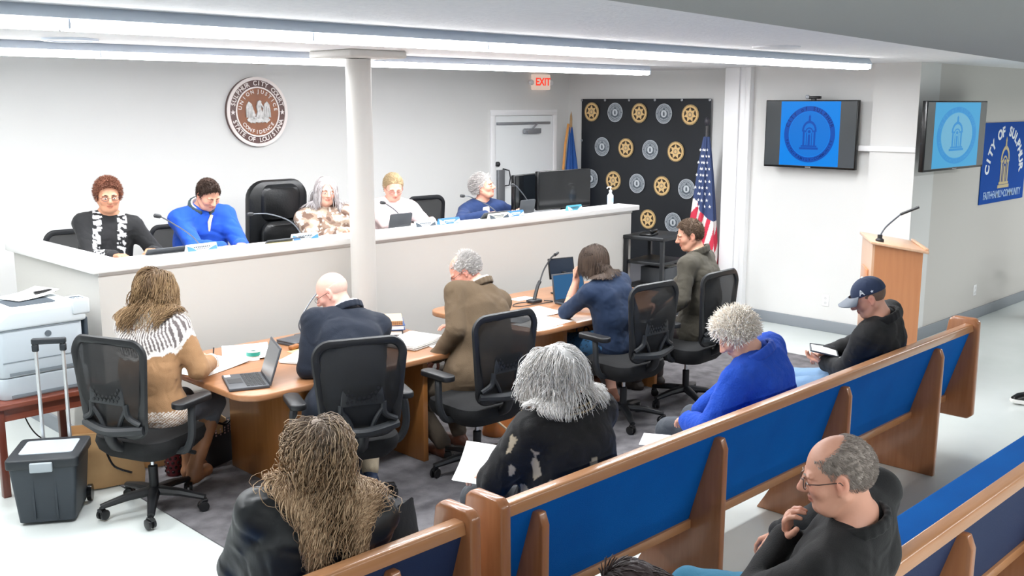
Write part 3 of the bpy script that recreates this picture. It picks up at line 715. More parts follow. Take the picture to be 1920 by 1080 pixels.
b = B(); tube(b, spline([(2.3, 7.0, .62), (2.33, 7.04, .35), (2.42, 7.02, .12), (2.6, 6.9, .03), (2.62, 6.6, .01)], 8), .005, 6); obj('cord', b, m_bezel, t)

# ---------------------------------------------------------------- bags under the table
def blob_bag(name, loc, rz, L, W, Hh, m, label, taper=.6, cat='bag', sag=.3, seed=1, top=None):
    t = empty(name, loc, rz, label, cat); r = random.Random(seed); b = B(); rings = []; n = 28
    for j in range(9):
        v = j/8; z = Hh*v; s = (1 - (1-taper)*v)*(1 if v > .05 else .93); row = []
        for k in range(n):
            a = 2*PI*k/n; e = .55
            cx = abs(math.cos(a))**e*(1 if math.cos(a) >= 0 else -1); sy = abs(math.sin(a))**e*(1 if math.sin(a) >= 0 else -1)
            q = 1 + .04*math.sin(5*a + 7*v + seed)*v
            row.append(b.verts.new((L/2*s*cx*q, W/2*(s*.95)*sy*q*(1 - .3*v), z - sag*Hh*.3*v*math.cos(2*PI*k/n)**2 + .01*r.uniform(-1, 1)*v)))
        rings.append(row)
    for A, C in zip(rings, rings[1:]):
        for k in range(n): b.faces.new((A[k], A[(k+1) % n], C[(k+1) % n], C[k]))
    b.faces.new(rings[0][::-1]); b.faces.new(rings[-1]); obj('bag_body', b, m, t)
    return t
m_kraft = mat('kraft_paper', 'cda777', rough=.8, var='c0996a', vscale=6, bump=.2, bscale=15)
t = empty('paper_bag', (2.52, 6.12, .008), D(-18), 'large brown paper grocery bag standing by the rolling crate', 'bag')
b = B(); A = [b.verts.new(v) for v in ((-.2, -.09, 0), (.2, -.09, 0), (.2, .09, 0), (-.2, .09, 0))]; C = [b.verts.new(v) for v in ((-.22, -.07, .36), (.19, -.06, .34), (.21, .05, .36), (-.2, .06, .38))]
for k in range(4): b.faces.new((A[k], A[(k+1) % 4], C[(k+1) % 4], C[k]))
b.faces.new(A[::-1])
bmesh.ops.subdivide_edges(b, edges=b.edges[:], cuts=4, use_grid_fill=True)
for v in b.verts: v.co.x += .006*math.sin(30*v.co.z + 9*v.co.y); v.co.y += .007*math.sin(22*v.co.x + 14*v.co.z)
bmesh.ops.solidify(b, geom=b.faces[:], thickness=.003); obj('bag_body', b, m_kraft, t)
b = B(); tube(b, spline([(-.02, -.10, .24), (.02, -.12, .14), (.12, -.115, .08)], 6), .007, 6); obj('strap', b, m_bezel, t)
t = blob_bag('tote_bag', (2.93, 6.22, .008), D(-10), .3, .16, .24, m_kraft, 'small tan bag standing under the seat of the person in boots', seed=4, taper=.75)
t = empty('water_bottle', (2.87, 5.96, .008), 0, 'dark red studded bottle holder standing between the bags', 'bottle')
b = B(); lathe(b, [(.045, 0), (.05, .02), (.05, .2), (.03, .24), (.02, .26)], 20); obj('body', b, mat('bottle_red', '6a1f28', rough=.4), t)
b = B()
for j in range(6):
    for k in range(9): a = 2*PI*(k + .5*(j % 2))/9; lathe(b, [(.011, 0), (.007, .006)], 8, T(.05*math.cos(a), .05*math.sin(a), .03 + j*.03, a, 0, PI/2))
obj('studs', b, mat('stud_dark', '1f0d12', rough=.4), t)
b = B(); lathe(b, [(.022, .255), (.022, .28), (.012, .285)], 14); obj('cap', b, mat('cap_tan', 'caa987', rough=.5), t)
t = blob_bag('handbag', (3.18, 6.02, .008), D(20), .36, .24, .26, mat('handbag_black', '1b191c', rough=.6), 'large black handbag with studded rim and tan cloth inside, on the carpet', taper=.85, seed=2, sag=.5)
b = B()
for j in range(3):
    for k in range(26): a = 2*PI*k/26; lathe(b, [(.007, 0), (.004, .004)], 6, T(.165*math.cos(a), .095*math.sin(a), .2 + j*.018, a, 0, PI/2))
obj('rim_studs', b, mat('stud_pink', 'b79a96', rough=.3, metal=.4), t)
b = B(); lathe(b, [(.13, .2), (.12, .27), (.07, .31), (0, .29)], 18, Matrix.Diagonal((1, .6, 1, 1))); obj('cloth_inside', b, mat('cloth_tan', 'bd9a6c', rough=.8), t)
b = B(); tube(b, spline([(-.15, -.04, .2), (-.1, -.1, .3), (0, -.13, .27), (.1, -.1, .30), (.15, -.04, .22)], 6), .008, 6); obj('handle', b, m_bezel, t)
m_cog = mat('cognac_leather', 'a5622f', rough=.45, bump=.2, bscale=20)
t = blob_bag('shoulder_bag', (4.98, 5.1, .008), D(15), .34, .2, .2, m_cog, 'orange brown leather shoulder bag on the carpet under the table gap', taper=.8, seed=3)
b = B(); tube(b, spline([(-.17, -.06, .14), (-.05, -.16, .01), (.12, -.17, .01), (.17, -.05, .15)], 8), .009, 6); obj('strap', b, mat('strap_cream', 'd8c3a0', rough=.6), t)
t = blob_bag('small_bag', (6.15, 5.25, .008), D(10), .3, .16, .14, mat('brown_leather', '7d4a30', rough=.5), 'brown leather bag on the carpet behind the spotted skirt', taper=.8, seed=8)
t = blob_bag('backpack', (2.93, 3.76, .008), D(25), .42, .26, .44, mat('backpack_black', '141517', rough=.7, bump=.3, bscale=30), 'black fabric bag lying on the carpet between the two pews', taper=.7, seed=5, sag=.6)
b = B(); tube(b, spline([(-.16, .02, .36), (-.17, -.06, .42), (-.08, -.06, .43), (-.05, .02, .40)], 6), .012, 8); obj('handle', b, m_bezel, t)
for i, (dx, c, l) in enumerate([(0, 'c9cbb8', 'pale magazine standing in the gap beside the black fabric bag'), (.035, 'b98a64', 'tan folder standing beside the black fabric bag')]):
    t = empty('magazine' if i == 0 else 'folder', (2.42 + dx*3, 3.26 + dx*2, .0), D(35), l, 'magazine' if i == 0 else 'folder')
    b = B(); box(b, -.11, .11, -.008, .008, 0, .36); obj('cover', b, mat('mag' + c, c, rough=.5, var='8f8f70' if i == 0 else None, vscale=14), t, rot=(.12, 0, 0))

# ---------------------------------------------------------------- things on the tables
m_lap = mat('laptop_grey', '43464b', rough=.45); m_key = mat('keys', '26282b', rough=.5)
ZT = .741
def laptop(loc, rz, label, open_deg=110, closed=False, W=.33, Dp=.23, scr=None, cam_dark=None):
    t = empty('laptop', loc, rz, label, 'laptop')
    b = B(); box(b, -W/2, W/2, -Dp/2, Dp/2, 0, .018); base = obj('base', b, m_lap, t, bev=.004)
    if closed:
        b = B(); box(b, -W/2, W/2, -Dp/2, Dp/2, .019, .03); obj('lid', b, m_lap, t, bev=.004); return t
    b = B()
    for r in range(5):
        for c in range(13): box(b, -W/2 + .02 + c*(W-.04)/13, -W/2 + .02 + (c+.82)*(W-.04)/13, -.01 + r*.022, .008 + r*.022, .018, .0205)
    obj('keyboard', b, m_key, base, smooth=False)
    b = B(); box(b, -.05, .05, -Dp/2 + .015, -.02, .018, .019); obj('touchpad', b, m_key, base, smooth=False)
    M = T(0, Dp/2, .012, 0, math.radians(open_deg - 90) * -1)
    b = B(); box(b, -W/2, W/2, 0, .009, 0, Dp, M); lid = obj('lid', b, m_lap, t, bev=.003)
    b = B(); box(b, -W/2 + .012, W/2 - .012, -.002, 0, .018, Dp - .012, M); obj('screen', b, scr or mat('screen_pale', 'b8bcc0', rough=.2, emit=.25), lid, smooth=False)
    return t
lt = laptop((2.99, 5.22, ZT), D(-112), 'open grey laptop with a pale screen near the rounded table corner', 108)
b = B(); box(b, -.15, -.105, -.105, -.07, .018, .0195); obj('sticker', b, m_paper, lt, smooth=False)
laptop((3.86, 5.86, ZT), D(8), 'closed dark grey laptop lying on the table behind the open one', closed=True, W=.36, Dp=.25)
m_win = mat('screen_blue', '3d6f9e', rough=.2, emit=.5)
laptop((6.2, 5.42, ZT), D(-10), 'open black laptop with a blue screen before the person in the navy top', 100, scr=m_win)
t = empty('monitor', (6.42, 5.78, ZT), D(-15), 'small dark tablet screen standing behind the blue laptop', 'screen')
b = B(); box(b, -.13, .13, 0, .012, .14, .32, T(0, 0, 0, 0, -.2)); s_ = obj('casing', b, m_bezel, t, bev=.004); b = B(); box(b, -.12, .12, -.002, 0, .15, .31, T(0, 0, 0, 0, -.2)); obj('display', b, mat('display_dim', '4b5a70', rough=.2, emit=.2), s_, smooth=False)
b = B(); box(b, -.02, .02, 0, .02, .01, .2); box(b, -.08, .08, -.05, .1, 0, .012); obj('stand', b, m_bezel, t, bev=.003)
for i, (x, y, w_, h_, r, l, n) in enumerate([
    (3.02, 5.72, .42, .30, .35, 'white papers under the writing hand on the left table', 3),
    (3.38, 5.88, .30, .42, -.5, 'fanned white papers on the left table beside the tape roll', 2),
    (3.62, 5.38, .30, .40, .5, 'thick white paper bundle in front of the person in the navy suit', 8),
    (4.33, 5.30, .34, .28, .25, 'thick stack of white papers on the table right of the navy suit', 14),
    (4.46, 5.08, .2, .22, -.2, 'single white sheet by the sleeve of the brown jacket', 1),
    (5.45, 5.12, .40, .28, .1, 'white paper sheet at the near edge of the right table', 1),
    (5.62, 5.42, .44, .30, -.12, 'white paper sheet in the middle of the right table', 2),
    (5.36, 5.38, .2, .3, .3, 'grey printed sheet lying across the papers on the right table', 1)]):
    x_ = min(x, 4.44) if x < 5 else x
    sheet('paper_sheet' if n < 4 else 'paper_stack', x_, y, ZT + .0005 + (.004 if i in (1, 7) else 0), w_, h_, r, l, n=min(n, 14), m=mat('paper_grey', 'b9bcbf', rough=.7) if i == 7 else None, th=.0012 if n < 6 else .0022, curl=.15 if n > 1 else 0)
sheet('manila_envelope', 3.75, 5.62, ZT + .001, .30, .22, .2, 'yellow manila envelope beside the closed laptop', m=mat('manila', 'dcc07e', rough=.7), cat='envelope')
t = empty('tape_roll', (3.32, 5.68, ZT), 0, 'teal and white tape roll standing on the papers behind the open laptop', 'tape')
b = B(); ring(b, .025, .045, .03, .055, 24); obj('teal_band', b, mat('teal', '2f9a8c', rough=.4), t); b = B(); ring(b, .022, .047, .055, .06, 24); ring(b, .02, .04, .0, .03, 24); obj('rim', b, m_paper, t)
t = empty('pen', (3.62, 5.55, ZT + .03), .8, 'grey pen lying on the white paper bundle', 'pen'); b = B(); tube(b, [(-.06, 0, 0), (.06, 0, 0)], .004, 8); obj('barrel', b, m_lap, t)
t = empty('spectacles_case', (3.68, 5.74, ZT), .3, 'small brown glasses case beside the manila envelope', 'case'); b = B(); box(b, -.06, .06, -.02, .02, 0, .03); obj('shell', b, mat('case_brown', '8a5526', rough=.5), t, bev=.01)
# binder stack
def binder(z, h, c, label, dx=0, rz=0, name='binder'):
    t = empty(name, (4.41 + dx, 5.74, ZT + z), D(-38 + rz), label, 'binder')
    m_ = mat('binder' + c, c, rough=.45)
    b = B(); box(b, -.15, .15, -.14, .14, h - .004, h); box(b, -.15, .15, -.14, .14, 0, .004); obj('cover', b, m_, t, smooth=False)
    b = B(); box(b, -.155, -.15, -.14, .14, 0, h); obj('spine', b, m_, t, smooth=False)
    b = B(); box(b, -.145, .14, -.135, .135, .004, h - .004); obj('pages', b, m_paper, t, smooth=False)
binder(0, .035, '2c3036', 'black binder at the bottom of the stack on the left table')
binder(.036, .035, '1c4a86', 'blue binder in the middle of the stack on the left table', .01, 3)
t = empty('notebook', (4.40, 5.74, ZT + .072), D(-36), 'tan spiral bound book on top of the binder stack', 'book')
b = B(); box(b, -.15, .15, -.13, .13, 0, .03); obj('pages', b, mat('tan_pages', 'b98a5e', rough=.6), t, smooth=False)
b = B(); box(b, -.152, .152, -.132, .132, .03, .033); obj('cover', b, mat('tan_cover', 'd9b78c', rough=.5), t, smooth=False)
b = B()
for k in range(22): tube(b, [(-.15 + .014*k, -.128, .028), (-.15 + .014*k, -.136, .018), (-.15 + .014*k, -.128, .006)], .003, 5)
obj('spiral', b, mat('spiral_brown', '7a5236', rough=.4), t)

# ---------------------------------------------------------------- microphones
m_mic = mat('mic_black', '25272a', rough=.45); m_neck = mat('mic_neck', '6c7178', rough=.3, metal=.5)
def gooseneck(base, pts, head_dir, label, z, r=.005, head=.016, hl=.04, neck=None):
    t = empty('gooseneck_microphone', (base[0], base[1], z), 0, label, 'microphone')
    o = Vector((base[0], base[1], z))
    b = B(); prism(b, rpoly(-.05, .05, -.06, .06, .02, 4), 0, .02); obj('base', b, m_mic, t, bev=.006)
    P = spline([Vector((0, 0, .02))] + [Vector(p) - o for p in pts], 8)
    b = B(); tube(b, P, r, 8); obj('gooseneck', b, neck or m_neck, t)
    e = P[-1]; d = Vector(head_dir).normalized()
    b = B(); tube(b, [e - d*.01, e, e + d*hl*.5, e + d*hl, e + d*(hl + .008)], [head*.5, head*.9, head, head*.9, head*.3], 12); obj('head', b, m_mic, t)
    return t
zl = 1.22
gooseneck((3.72, 6.95), [(3.6, 6.95, 1.40), (3.42, 6.95, 1.53), (3.36, 6.95, 1.565)], (-1, 0, .25), 'black gooseneck microphone in front of the auburn haired person', zl)
gooseneck((4.62, 6.98), [(4.5, 7.0, 1.42), (4.3, 7.0, 1.505), (4.14, 7.0, 1.52)], (-1, 0, .02), 'gooseneck microphone bending left toward the person in the bright blue jacket', zl)
gooseneck((5.66, 6.95), [(5.56, 6.97, 1.42), (5.42, 6.98, 1.52)], (-1, 0, .15), 'gooseneck microphone right of the column before the blonde person', zl)
gooseneck((6.83, 6.95), [(6.7, 6.96, 1.38), (6.45, 6.98, 1.50), (6.35, 6.98, 1.52)], (-1, 0, .1), 'gooseneck microphone crossing in front of the person in the navy cardigan', zl)
gooseneck((7.25, 6.93), [(7.16, 6.94, 1.42), (7.03, 6.95, 1.56), (6.98, 6.95, 1.585)], (-1, 0, .25), 'gooseneck microphone beside the big black monitor on the bench', zl)
gooseneck((3.9, 5.98), [(3.86, 5.97, .85), (3.95, 5.95, 1.0), (4.05, 5.93, 1.10)], (.5, 0, .4), 'thin gooseneck microphone rising beside the bald person', ZT)
t = empty('desk_microphone', (5.98, 5.72, ZT), 0, 'black desk microphone with a curled cable on the right table', 'microphone')
b = B(); prism(b, rpoly(-.06, .06, -.045, .045, .02, 4), 0, .025); obj('base', b, m_mic, t, bev=.006)
b = B(); tube(b, spline([(0, 0, .02), (.06, .02, .12), (.10, .03, .16)], 6), .016, 8); obj('stem', b, m_mic, t)
b = B(); tube(b, spline([(.10, .03, .16), (.17, .05, .25), (.3, .09, .33), (.36, .1, .35)], 8), .007, 8); obj('gooseneck', b, m_mic, t)
b = B(); tube(b, [(.36, .1, .35), (.42, .12, .36)], [.014, .011], 8); obj('head', b, m_mic, t)
b = B(); tube(b, spline([(-.05, 0, .01), (-.15, .05, .006), (-.25, .0, .006), (-.22, -.06, .006), (-.1, -.08, .006), (.0, -.1, .006), (.12, -.1, .006), (.1, -.02, .006)], 8), .004, 6); obj('cable', b, m_mic, t)
t = empty('table_cable', (5.78, 5.02, .5), 0, 'black cable hanging below the edge of the right table', 'cable')
b = B(); tube(b, spline([(0, .05, .2), (.02, .06, .1), (.1, .05, .02), (.14, .05, .12), (.1, .06, .14), (.06, .05, .02)], 8), .006, 6); obj('cord', b, m_mic, t)
sheet('paper_sheet', 6.02, 5.9, ZT + .001, .2, .12, 0, 'small white card behind the desk microphone', cat='card')

# ---------------------------------------------------------------- things on the raised bench
ZL = 1.336
m_np = mat('plate_white', 'dfe7ee', rough=.4); m_npb = mat('plate_blue', '3c78ad', rough=.4); m_npd = mat('plate_dark', '3b4650', rough=.4)
def nameplate(x, y, w_, rz, label, c1, c2, txt=True, dark=False):
    t = empty('nameplate', (x, y, ZL), rz, label, 'nameplate', 'nameplates on the bench')
    b = B(); prism(b, [(-.022, 0), (.022, 0), (.004, .05), (-.004, .05)], -w_/2, w_/2, 'x'); obj('block', b, c1, t, smooth=False)
    M = T(0, -.0145, .025, 0, math.atan2(.05, .018))
    b = B(); r = random.Random(int(x*100))
    prism(b, [(-w_/2 + .004, -.022), (-w_*.2, -.022), (-w_*.3, .0), (-w_/2 + .004, .018)], 0, .0016, 'z', M); prism(b, [(w_*.15, -.022), (w_/2 - .004, -.022), (w_/2 - .004, .01), (w_*.3, -.005)], 0, .0016, 'z', M)
    obj('printed_band', b, c2, t, smooth=False)
    b = B()
    for k in range(9):
        xx = -w_*.28 + k*w_*.062; h = r.uniform(.005, .008); box(b, xx, xx + w_*.042, .002 - h/2, .010, .0016, .0022, M)
    for k in range(7):
        xx = -w_*.2 + k*w_*.06; box(b, xx, xx + w_*.04, -.012, -.007, .0016, .0022, M)
    obj('printed_name', b, m_npd if c1 is not m_npb else m_np, t, smooth=False)
nameplate(3.5, 7.05 - .42, .24, .05, 'white and blue nameplate at the left end of the bench ledge', m_np, m_npb)
nameplate(4.36, 6.62, .24, .05, 'white and blue nameplate right of the bright blue jacket', m_np, m_npb)
nameplate(5.55, 6.60, .22, .0, 'white and grey nameplate beside the small tablet right of the column', m_np, m_npd)
nameplate(5.84, 6.62, .24, .0, 'mostly blue nameplate in front of the empty mesh chair', m_npb, m_np)
nameplate(6.42, 6.60, .24, .0, 'cream and grey nameplate before the person in the navy cardigan', mat('plate_cream', 'd8d6c8', rough=.4), m_npd)
nameplate(6.68, 6.64, .21, .0, 'blue grey nameplate next to the cream one on the bench', m_npb, m_np)
nameplate(7.46, 6.60, .21, .0, 'teal nameplate under the big black monitor', mat('plate_teal', '4d9bb0', rough=.4), m_np)
def tablet(x, y, z, w_, h_, rz, tilt, label, sticker=True, front=None):
    t = empty('tablet', (x, y, z), rz, label, 'tablet'); M = T(0, 0, 0, 0, tilt)
    b = B(); prism(b, rpoly(-w_/2, w_/2, 0, h_, .015, 4), -.006, .006, 'z', M @ T(0, 0, 0)); c = obj('casing', b, m_lap if not front else front, t, bev=.002)
    if sticker: b = B(); box(b, -w_/2 + .01, -w_/2 + .05, .01, .045, .006, .0075, M); obj('sticker', b, m_paper, c, smooth=False)
tablet(5.5, 6.90, zl + .01, .24, .21, 0, PI/2 + .25, 'dark grey tablet leaning up before the blonde person, white sticker on it')
tablet(7.08, 6.90, zl + .01, .2, .22, 0, PI/2 + .2, 'dark tablet with a white sticker leaning against the black monitor')
t = laptop((3.28, 6.95, zl), D(180), 'open black laptop low behind the ledge before the auburn haired person', 140); 
t2 = laptop((4.18, 6.90, zl), D(180), 'open black laptop low behind the ledge beside the bright blue jacket', 145)
laptop((6.45, 6.92, zl), D(180), 'open dark laptop behind the nameplates of the navy cardigan wearer', 135)
sheet('legal_pad', 4.15, 6.64, ZL + .001, .26, .1, .05, 'yellow paper pad on the ledge in front of the bright blue jacket', m=mat('pad_yellow', 'f3e2a8', rough=.7), cat='notepad')
def big_monitor(x, y, W, H, rz, label):
    t = empty('computer_monitor', (x, y, zl), rz, label, 'monitor')
    b = B(); box(b, -W/2, W/2, -.025, .02, .09, .09 + H); c = obj('casing', b, m_bezel, t, bev=.008)
    b = B(); box(b, -W/2 + .015, W/2 - .015, .02, .022, .11, .075 + H); obj('screen', b, mat('monitor_lit', '8ea6bd', rough=.3, emit=.2), c, smooth=False)
    b = B(); box(b, -W/2 + .015, W/2 - .015, -.028, -.025, .105, .08 + H); obj('back_shell', b, mat('gloss_black', '101215', rough=.12), c, smooth=False)
    b = B(); box(b, -.12, .12, -.09, .09, 0, .012); box(b, -.03, .03, -.02, .01, .01, .12); obj('stand', b, m_bezel, t, bev=.004)
big_monitor(7.72, 6.98, .76, .39, D(-3), 'large glossy black monitor seen at the right end of the bench')
big_monitor(7.33, 7.12, .5, .36, D(10), 'second black monitor overlapping the larger one on its left')
t = empty('sanitizer_bottle', (8.09, 6.66, ZL), 0, 'clear pump bottle of hand sanitizer at the right end of the bench', 'bottle')
b = B(); lathe(b, [(.028, 0), (.032, .01), (.032, .1), (.014, .125), (.014, .135)], 20); bo = obj('body', b, mat('sanitizer', 'e6f0fa', rough=.15), t)
b = B(); lathe(b, [(.0325, .03), (.0325, .08)], 20); obj('label_band', b, mat('label_blue', 'a8c0e0', rough=.5), bo)
b = B(); lathe(b, [(.016, .135), (.016, .155), (.005, .158), (.005, .185)], 14); tube(b, [(.01, 0, .185), (-.045, 0, .187), (-.055, 0, .175)], .006, 8); obj('pump', b, m_paper, t)
t = empty('drinking_bottle', (4.93, 6.68, ZL), 0, 'small clear water bottle in front of the patterned top', 'bottle')
b = B(); lathe(b, [(.026, 0), (.028, .01), (.028, .06), (.012, .085), (.012, .095)], 16); obj('body', b, mat('clear_plastic', 'd9e6ec', rough=.1, alpha=.5), t); b = B(); lathe(b, [(.014, .095), (.014, .11)], 12); obj('cap', b, m_paper, t)
t = empty('tissue', (2.86, 6.92, zl), 0, 'crumpled white tissue by the left end of the bench', 'tissue')
b = B(); bmesh.ops.create_icosphere(b, subdivisions=3, radius=.035)
for v in b.verts: v.co *= 1 + .35*math.sin(v.co.x*190 + 3)*math.sin(v.co.y*170)*math.cos(v.co.z*160); v.co.z += .035
obj('crumple', b, m_paper, t)

# ---------------------------------------------------------------- AV cart at the end of the bench
t = empty('equipment_cart', (8.42, 6.3, 0), D(8), 'black equipment cart with shelves beside the end of the raised bench', 'cart')
m_cart = mat('cart_black', '1c1f23', rough=.45)
b = B(); box(b, -.27, .29, -.22, .25, 1.0, 1.04); obj('top_shelf', b, m_cart, t, bev=.008)
for z in (.75, .5, .12): b = B(); box(b, -.25, .25, -.2, .22, z, z + .03); obj('shelf', b, m_cart, t, bev=.004)
for x in (-.25, .25):
    for y in (-.2, .22): b = B(); box(b, x - .018, x + .018, y - .018, y + .018, .06, 1.0); obj('post', b, m_cart, t, smooth=False)
for x in (-.25, .25):
    for y in (-.2, .22): b = B(); lathe(b, [(.02, -.012), (.03, -.01), (.03, .01), (.02, .012)], 14, T(x, y, .03, 0, PI/2)); obj('caster', b, m_bezel, t)
t = empty('desk_phone', (8.28, 6.3, 1.04), .2, 'small black phone on the top shelf of the equipment cart', 'phone'); b = B(); prism(b, [(-.08, 0), (.08, 0), (.08, .04), (-.08, .02)], -.07, .07, 'y'); tube(b, [(-.07, -.05, .045), (.07, -.05, .055)], .016, 8); obj('body', b, m_bezel, t, bev=.005)
t = empty('equipment_box', (8.5, 6.3, .53), .1, 'dark grey electronics box on the lower cart shelf', 'box'); b = B(); box(b, -.16, .14, -.15, .15, 0, .17); obj('case', b, m_lap, t, bev=.006)
sheet('paper_sheet', 8.52, 6.3, .705, .22, .28, .1, 'white paper on top of the grey electronics box', n=3)

# ---------------------------------------------------------------- podium
m_podf = wood('podium_side', 'c4845a', 'cb8c60', 2, 2.5); m_podl = wood('podium_trim', 'd6aa88', 'dfb696', 2, 2.5)
t = empty('podium', (8.22, 3.86, 0), D(34), 'light oak lectern with a sloping top near the far wall corner', 'podium')
# local: x right, y toward the front (high edge); body spans y -.44..0, x 0..+.6 (side panel on x=0)
b = B(); prism(b, [(-.39, 0), (0, 0), (0, 1.19), (-.39, 1.13)], 0, .02, 'x'); obj('side_panel', b, m_podf, t, smooth=False)
b = B(); prism(b, [(-.39, 0), (0, 0), (0, 1.19), (-.39, 1.13)], .58, .6, 'x'); obj('side_panel', b, m_podf, t, smooth=False)
b = B(); box(b, 0, .6, 0, .02, 0, 1.19); fp = obj('front_panel', b, m_podl, t, smooth=False)
b = B(); box(b, .14, .46, .02, .035, .3, .95); obj('raised_panel', b, m_podf, fp, bev=.006)
b = B(); prism(b, [(-.43, 1.12), (.04, 1.195), (.04, 1.22), (-.43, 1.145)], -.04, .64, 'x'); obj('reading_top', b, m_podl, t, bev=.006)
b = B(); prism(b, [(-.43, 1.145), (-.40, 1.15), (-.40, 1.17), (-.43, 1.165)], -.02, .62, 'x'); obj('book_stop', b, m_podl, t, bev=.004)
b = B(); box(b, .02, .58, -.37, 0, .5, .52); obj('inner_shelf', b, m_podf, t, smooth=False)
t = empty('podium_microphone', (8.30, 3.86, 1.205), 0, 'black gooseneck microphone mounted on the light oak lectern', 'microphone')
b = B(); lathe(b, [(.035, -.012), (.035, .02), (.02, .03), (.02, .06)], 16); obj('base', b, m_mic, t)
b = B(); tube(b, spline([(0, 0, .05), (.02, -.04, .13), (.06, -.14, .24)], 8), .007, 8); obj('gooseneck', b, m_neck, t)
b = B(); tube(b, [(.06, -.14, .24), (.09, -.28, .31)], [.011, .012], 10); obj('head', b, m_mic, t)
# ================================================================ people
f32 = np.float32
def V3(*a): return np.array(a, dtype=np.float64)
def nrm(v): v = np.asarray(v, float); return v/ (np.linalg.norm(v) + 1e-9)
def smin(a, b, k): h = np.maximum(k - np.abs(a-b), 0)/k; return np.minimum(a, b) - h*h*k*.25
def smax(a, b, k): return -smin(-a, -b, k)
class Fld:
    def __init__(s): s.p = []
    def add(s, fn, lo, hi, k=.03, op='u'): s.p.append((fn, np.array(lo, float), np.array(hi, float), k, op)); return s
    def cap(s, a, b, r1, r2=None, k=.03, flat=None, axis=None, op='u'):
        a = np.asarray(a, float); b = np.asarray(b, float); r2 = r1 if r2 is None else r2; R = max(r1, r2)
        ab = b - a; L = ab.dot(ab) + 1e-9; ax = None if axis is None else nrm(axis)
        def fn(P):
            if ax is not None:
                q = P - a; t0 = q @ ax; q = q + np.multiply.outer(t0*(1/flat - 1), ax); bb = ab + ax*(ab @ ax)*(1/flat - 1); LL = bb.dot(bb) + 1e-9
            else: q = P - a; bb = ab; LL = L
            t = np.clip((q @ bb)/LL, 0, 1); d = np.sqrt(((q - np.multiply.outer(t, bb))**2).sum(-1)) - (r1 + (r2-r1)*t)
            return d*(min(1, flat)**.5 if ax is not None else 1)
        return s.add(fn, np.minimum(a, b) - R, np.maximum(a, b) + R, k, op)
    def ell(s, c, r, M=None, k=.03, op='u'):
        c = np.asarray(c, float); r = np.asarray(r, float); M = np.eye(3) if M is None else M
        def fn(P):
            q = (P - c) @ M; k0 = np.sqrt(((q/r)**2).sum(-1)); k1 = np.sqrt(((q/(r*r))**2).sum(-1)) + 1e-9
            return k0*(k0-1)/k1
        R = r.max(); return s.add(fn, c - R, c + R, k, op)
    def grid(s, lo, hi, h, marg=.09):
        n = [max(4, int(math.ceil((hi[i]-lo[i])/h)) + 1) for i in range(3)]
        ax = [lo[i] + np.arange(n[i])*h for i in range(3)]; D_ = np.full(n, .5)
        for fn, l, u, k, op in s.p:
            sl = []
            for i in range(3):
                a = max(0, int((l[i] - marg - lo[i])/h)); c = min(n[i], int((u[i] + marg - lo[i])/h) + 2)
                if c <= a: break
                sl.append(slice(a, c))
            if len(sl) < 3: continue
            sl = tuple(sl); P = np.stack(np.meshgrid(ax[0][sl[0]], ax[1][sl[1]], ax[2][sl[2]], indexing='ij'), -1)
            d = fn(P)
            D_[sl] = smin(D_[sl], d, k) if op == 'u' else (smax(D_[sl], -d, k) if op == 's' else smax(D_[sl], d, k))
        return ax, D_
    def at(s, P):
        D_ = np.full(P.shape[:-1], .5)
        for fn, l, u, k, op in s.p:
            d = fn(P); D_ = smin(D_, d, k) if op == 'u' else (smax(D_, -d, k) if op == 's' else smax(D_, d, k))
        return D_
def nets(ax, D_):
    n = D_.shape; ins = D_ < 0
    cnt = sum(ins[i:n[0]-1+i, j:n[1]-1+j, k:n[2]-1+k].astype(np.int8) for i in (0, 1) for j in (0, 1) for k in (0, 1))
    act = (cnt > 0) & (cnt < 8); idx = np.full(act.shape, -1); ai, aj, ak = np.nonzero(act); idx[ai, aj, ak] = np.arange(len(ai))
    acc = np.zeros((len(ai), 3)); num = np.zeros(len(ai))
    cs = [(i, j, k) for i in (0, 1) for j in (0, 1) for k in (0, 1)]
    for a in cs:
        for d in range(3):
            if a[d]: continue
            b_ = list(a); b_[d] = 1
            v0 = D_[ai+a[0], aj+a[1], ak+a[2]]; v1 = D_[ai+b_[0], aj+b_[1], ak+b_[2]]; m = (v0 < 0) != (v1 < 0)
            t = np.where(m, v0/np.where(m, v0 - v1, 1), 0)
            p = np.array(a, float)[None].repeat(len(ai), 0); p[:, d] += t; acc += p*m[:, None]; num += m
    pos = acc/num[:, None] + np.stack([ai, aj, ak], 1); h = ax[0][1]-ax[0][0]
    V = pos*h + np.array([ax[0][0], ax[1][0], ax[2][0]]); F = []
    for d in range(3):
        e1, e2 = (d+1) % 3, (d+2) % 3
        s0 = [slice(1, -1)]*3; s0[d] = slice(0, -1); s1 = list(s0); s1[d] = slice(1, None)
        A = ins[tuple(s0)]; C = ins[tuple(s1)]; ch = A != C; g = np.nonzero(ch); flip = A[g]
        c = [g[0].copy(), g[1].copy(), g[2].copy()]
        for i in range(3):
            if i != d: c[i] = c[i] + 1
        def cell(o1, o2):
            q = [x.copy() for x in c]; q[e1] = q[e1] - o1; q[e2] = q[e2] - o2; return idx[q[0], q[1], q[2]]
        q = np.stack([cell(1, 1), cell(0, 1), cell(0, 0), cell(1, 0)], 1); q[~flip] = q[~flip][:, ::-1]; F.append(q)
    F = np.concatenate(F); F = F[(F >= 0).all(1)]
    return V, F
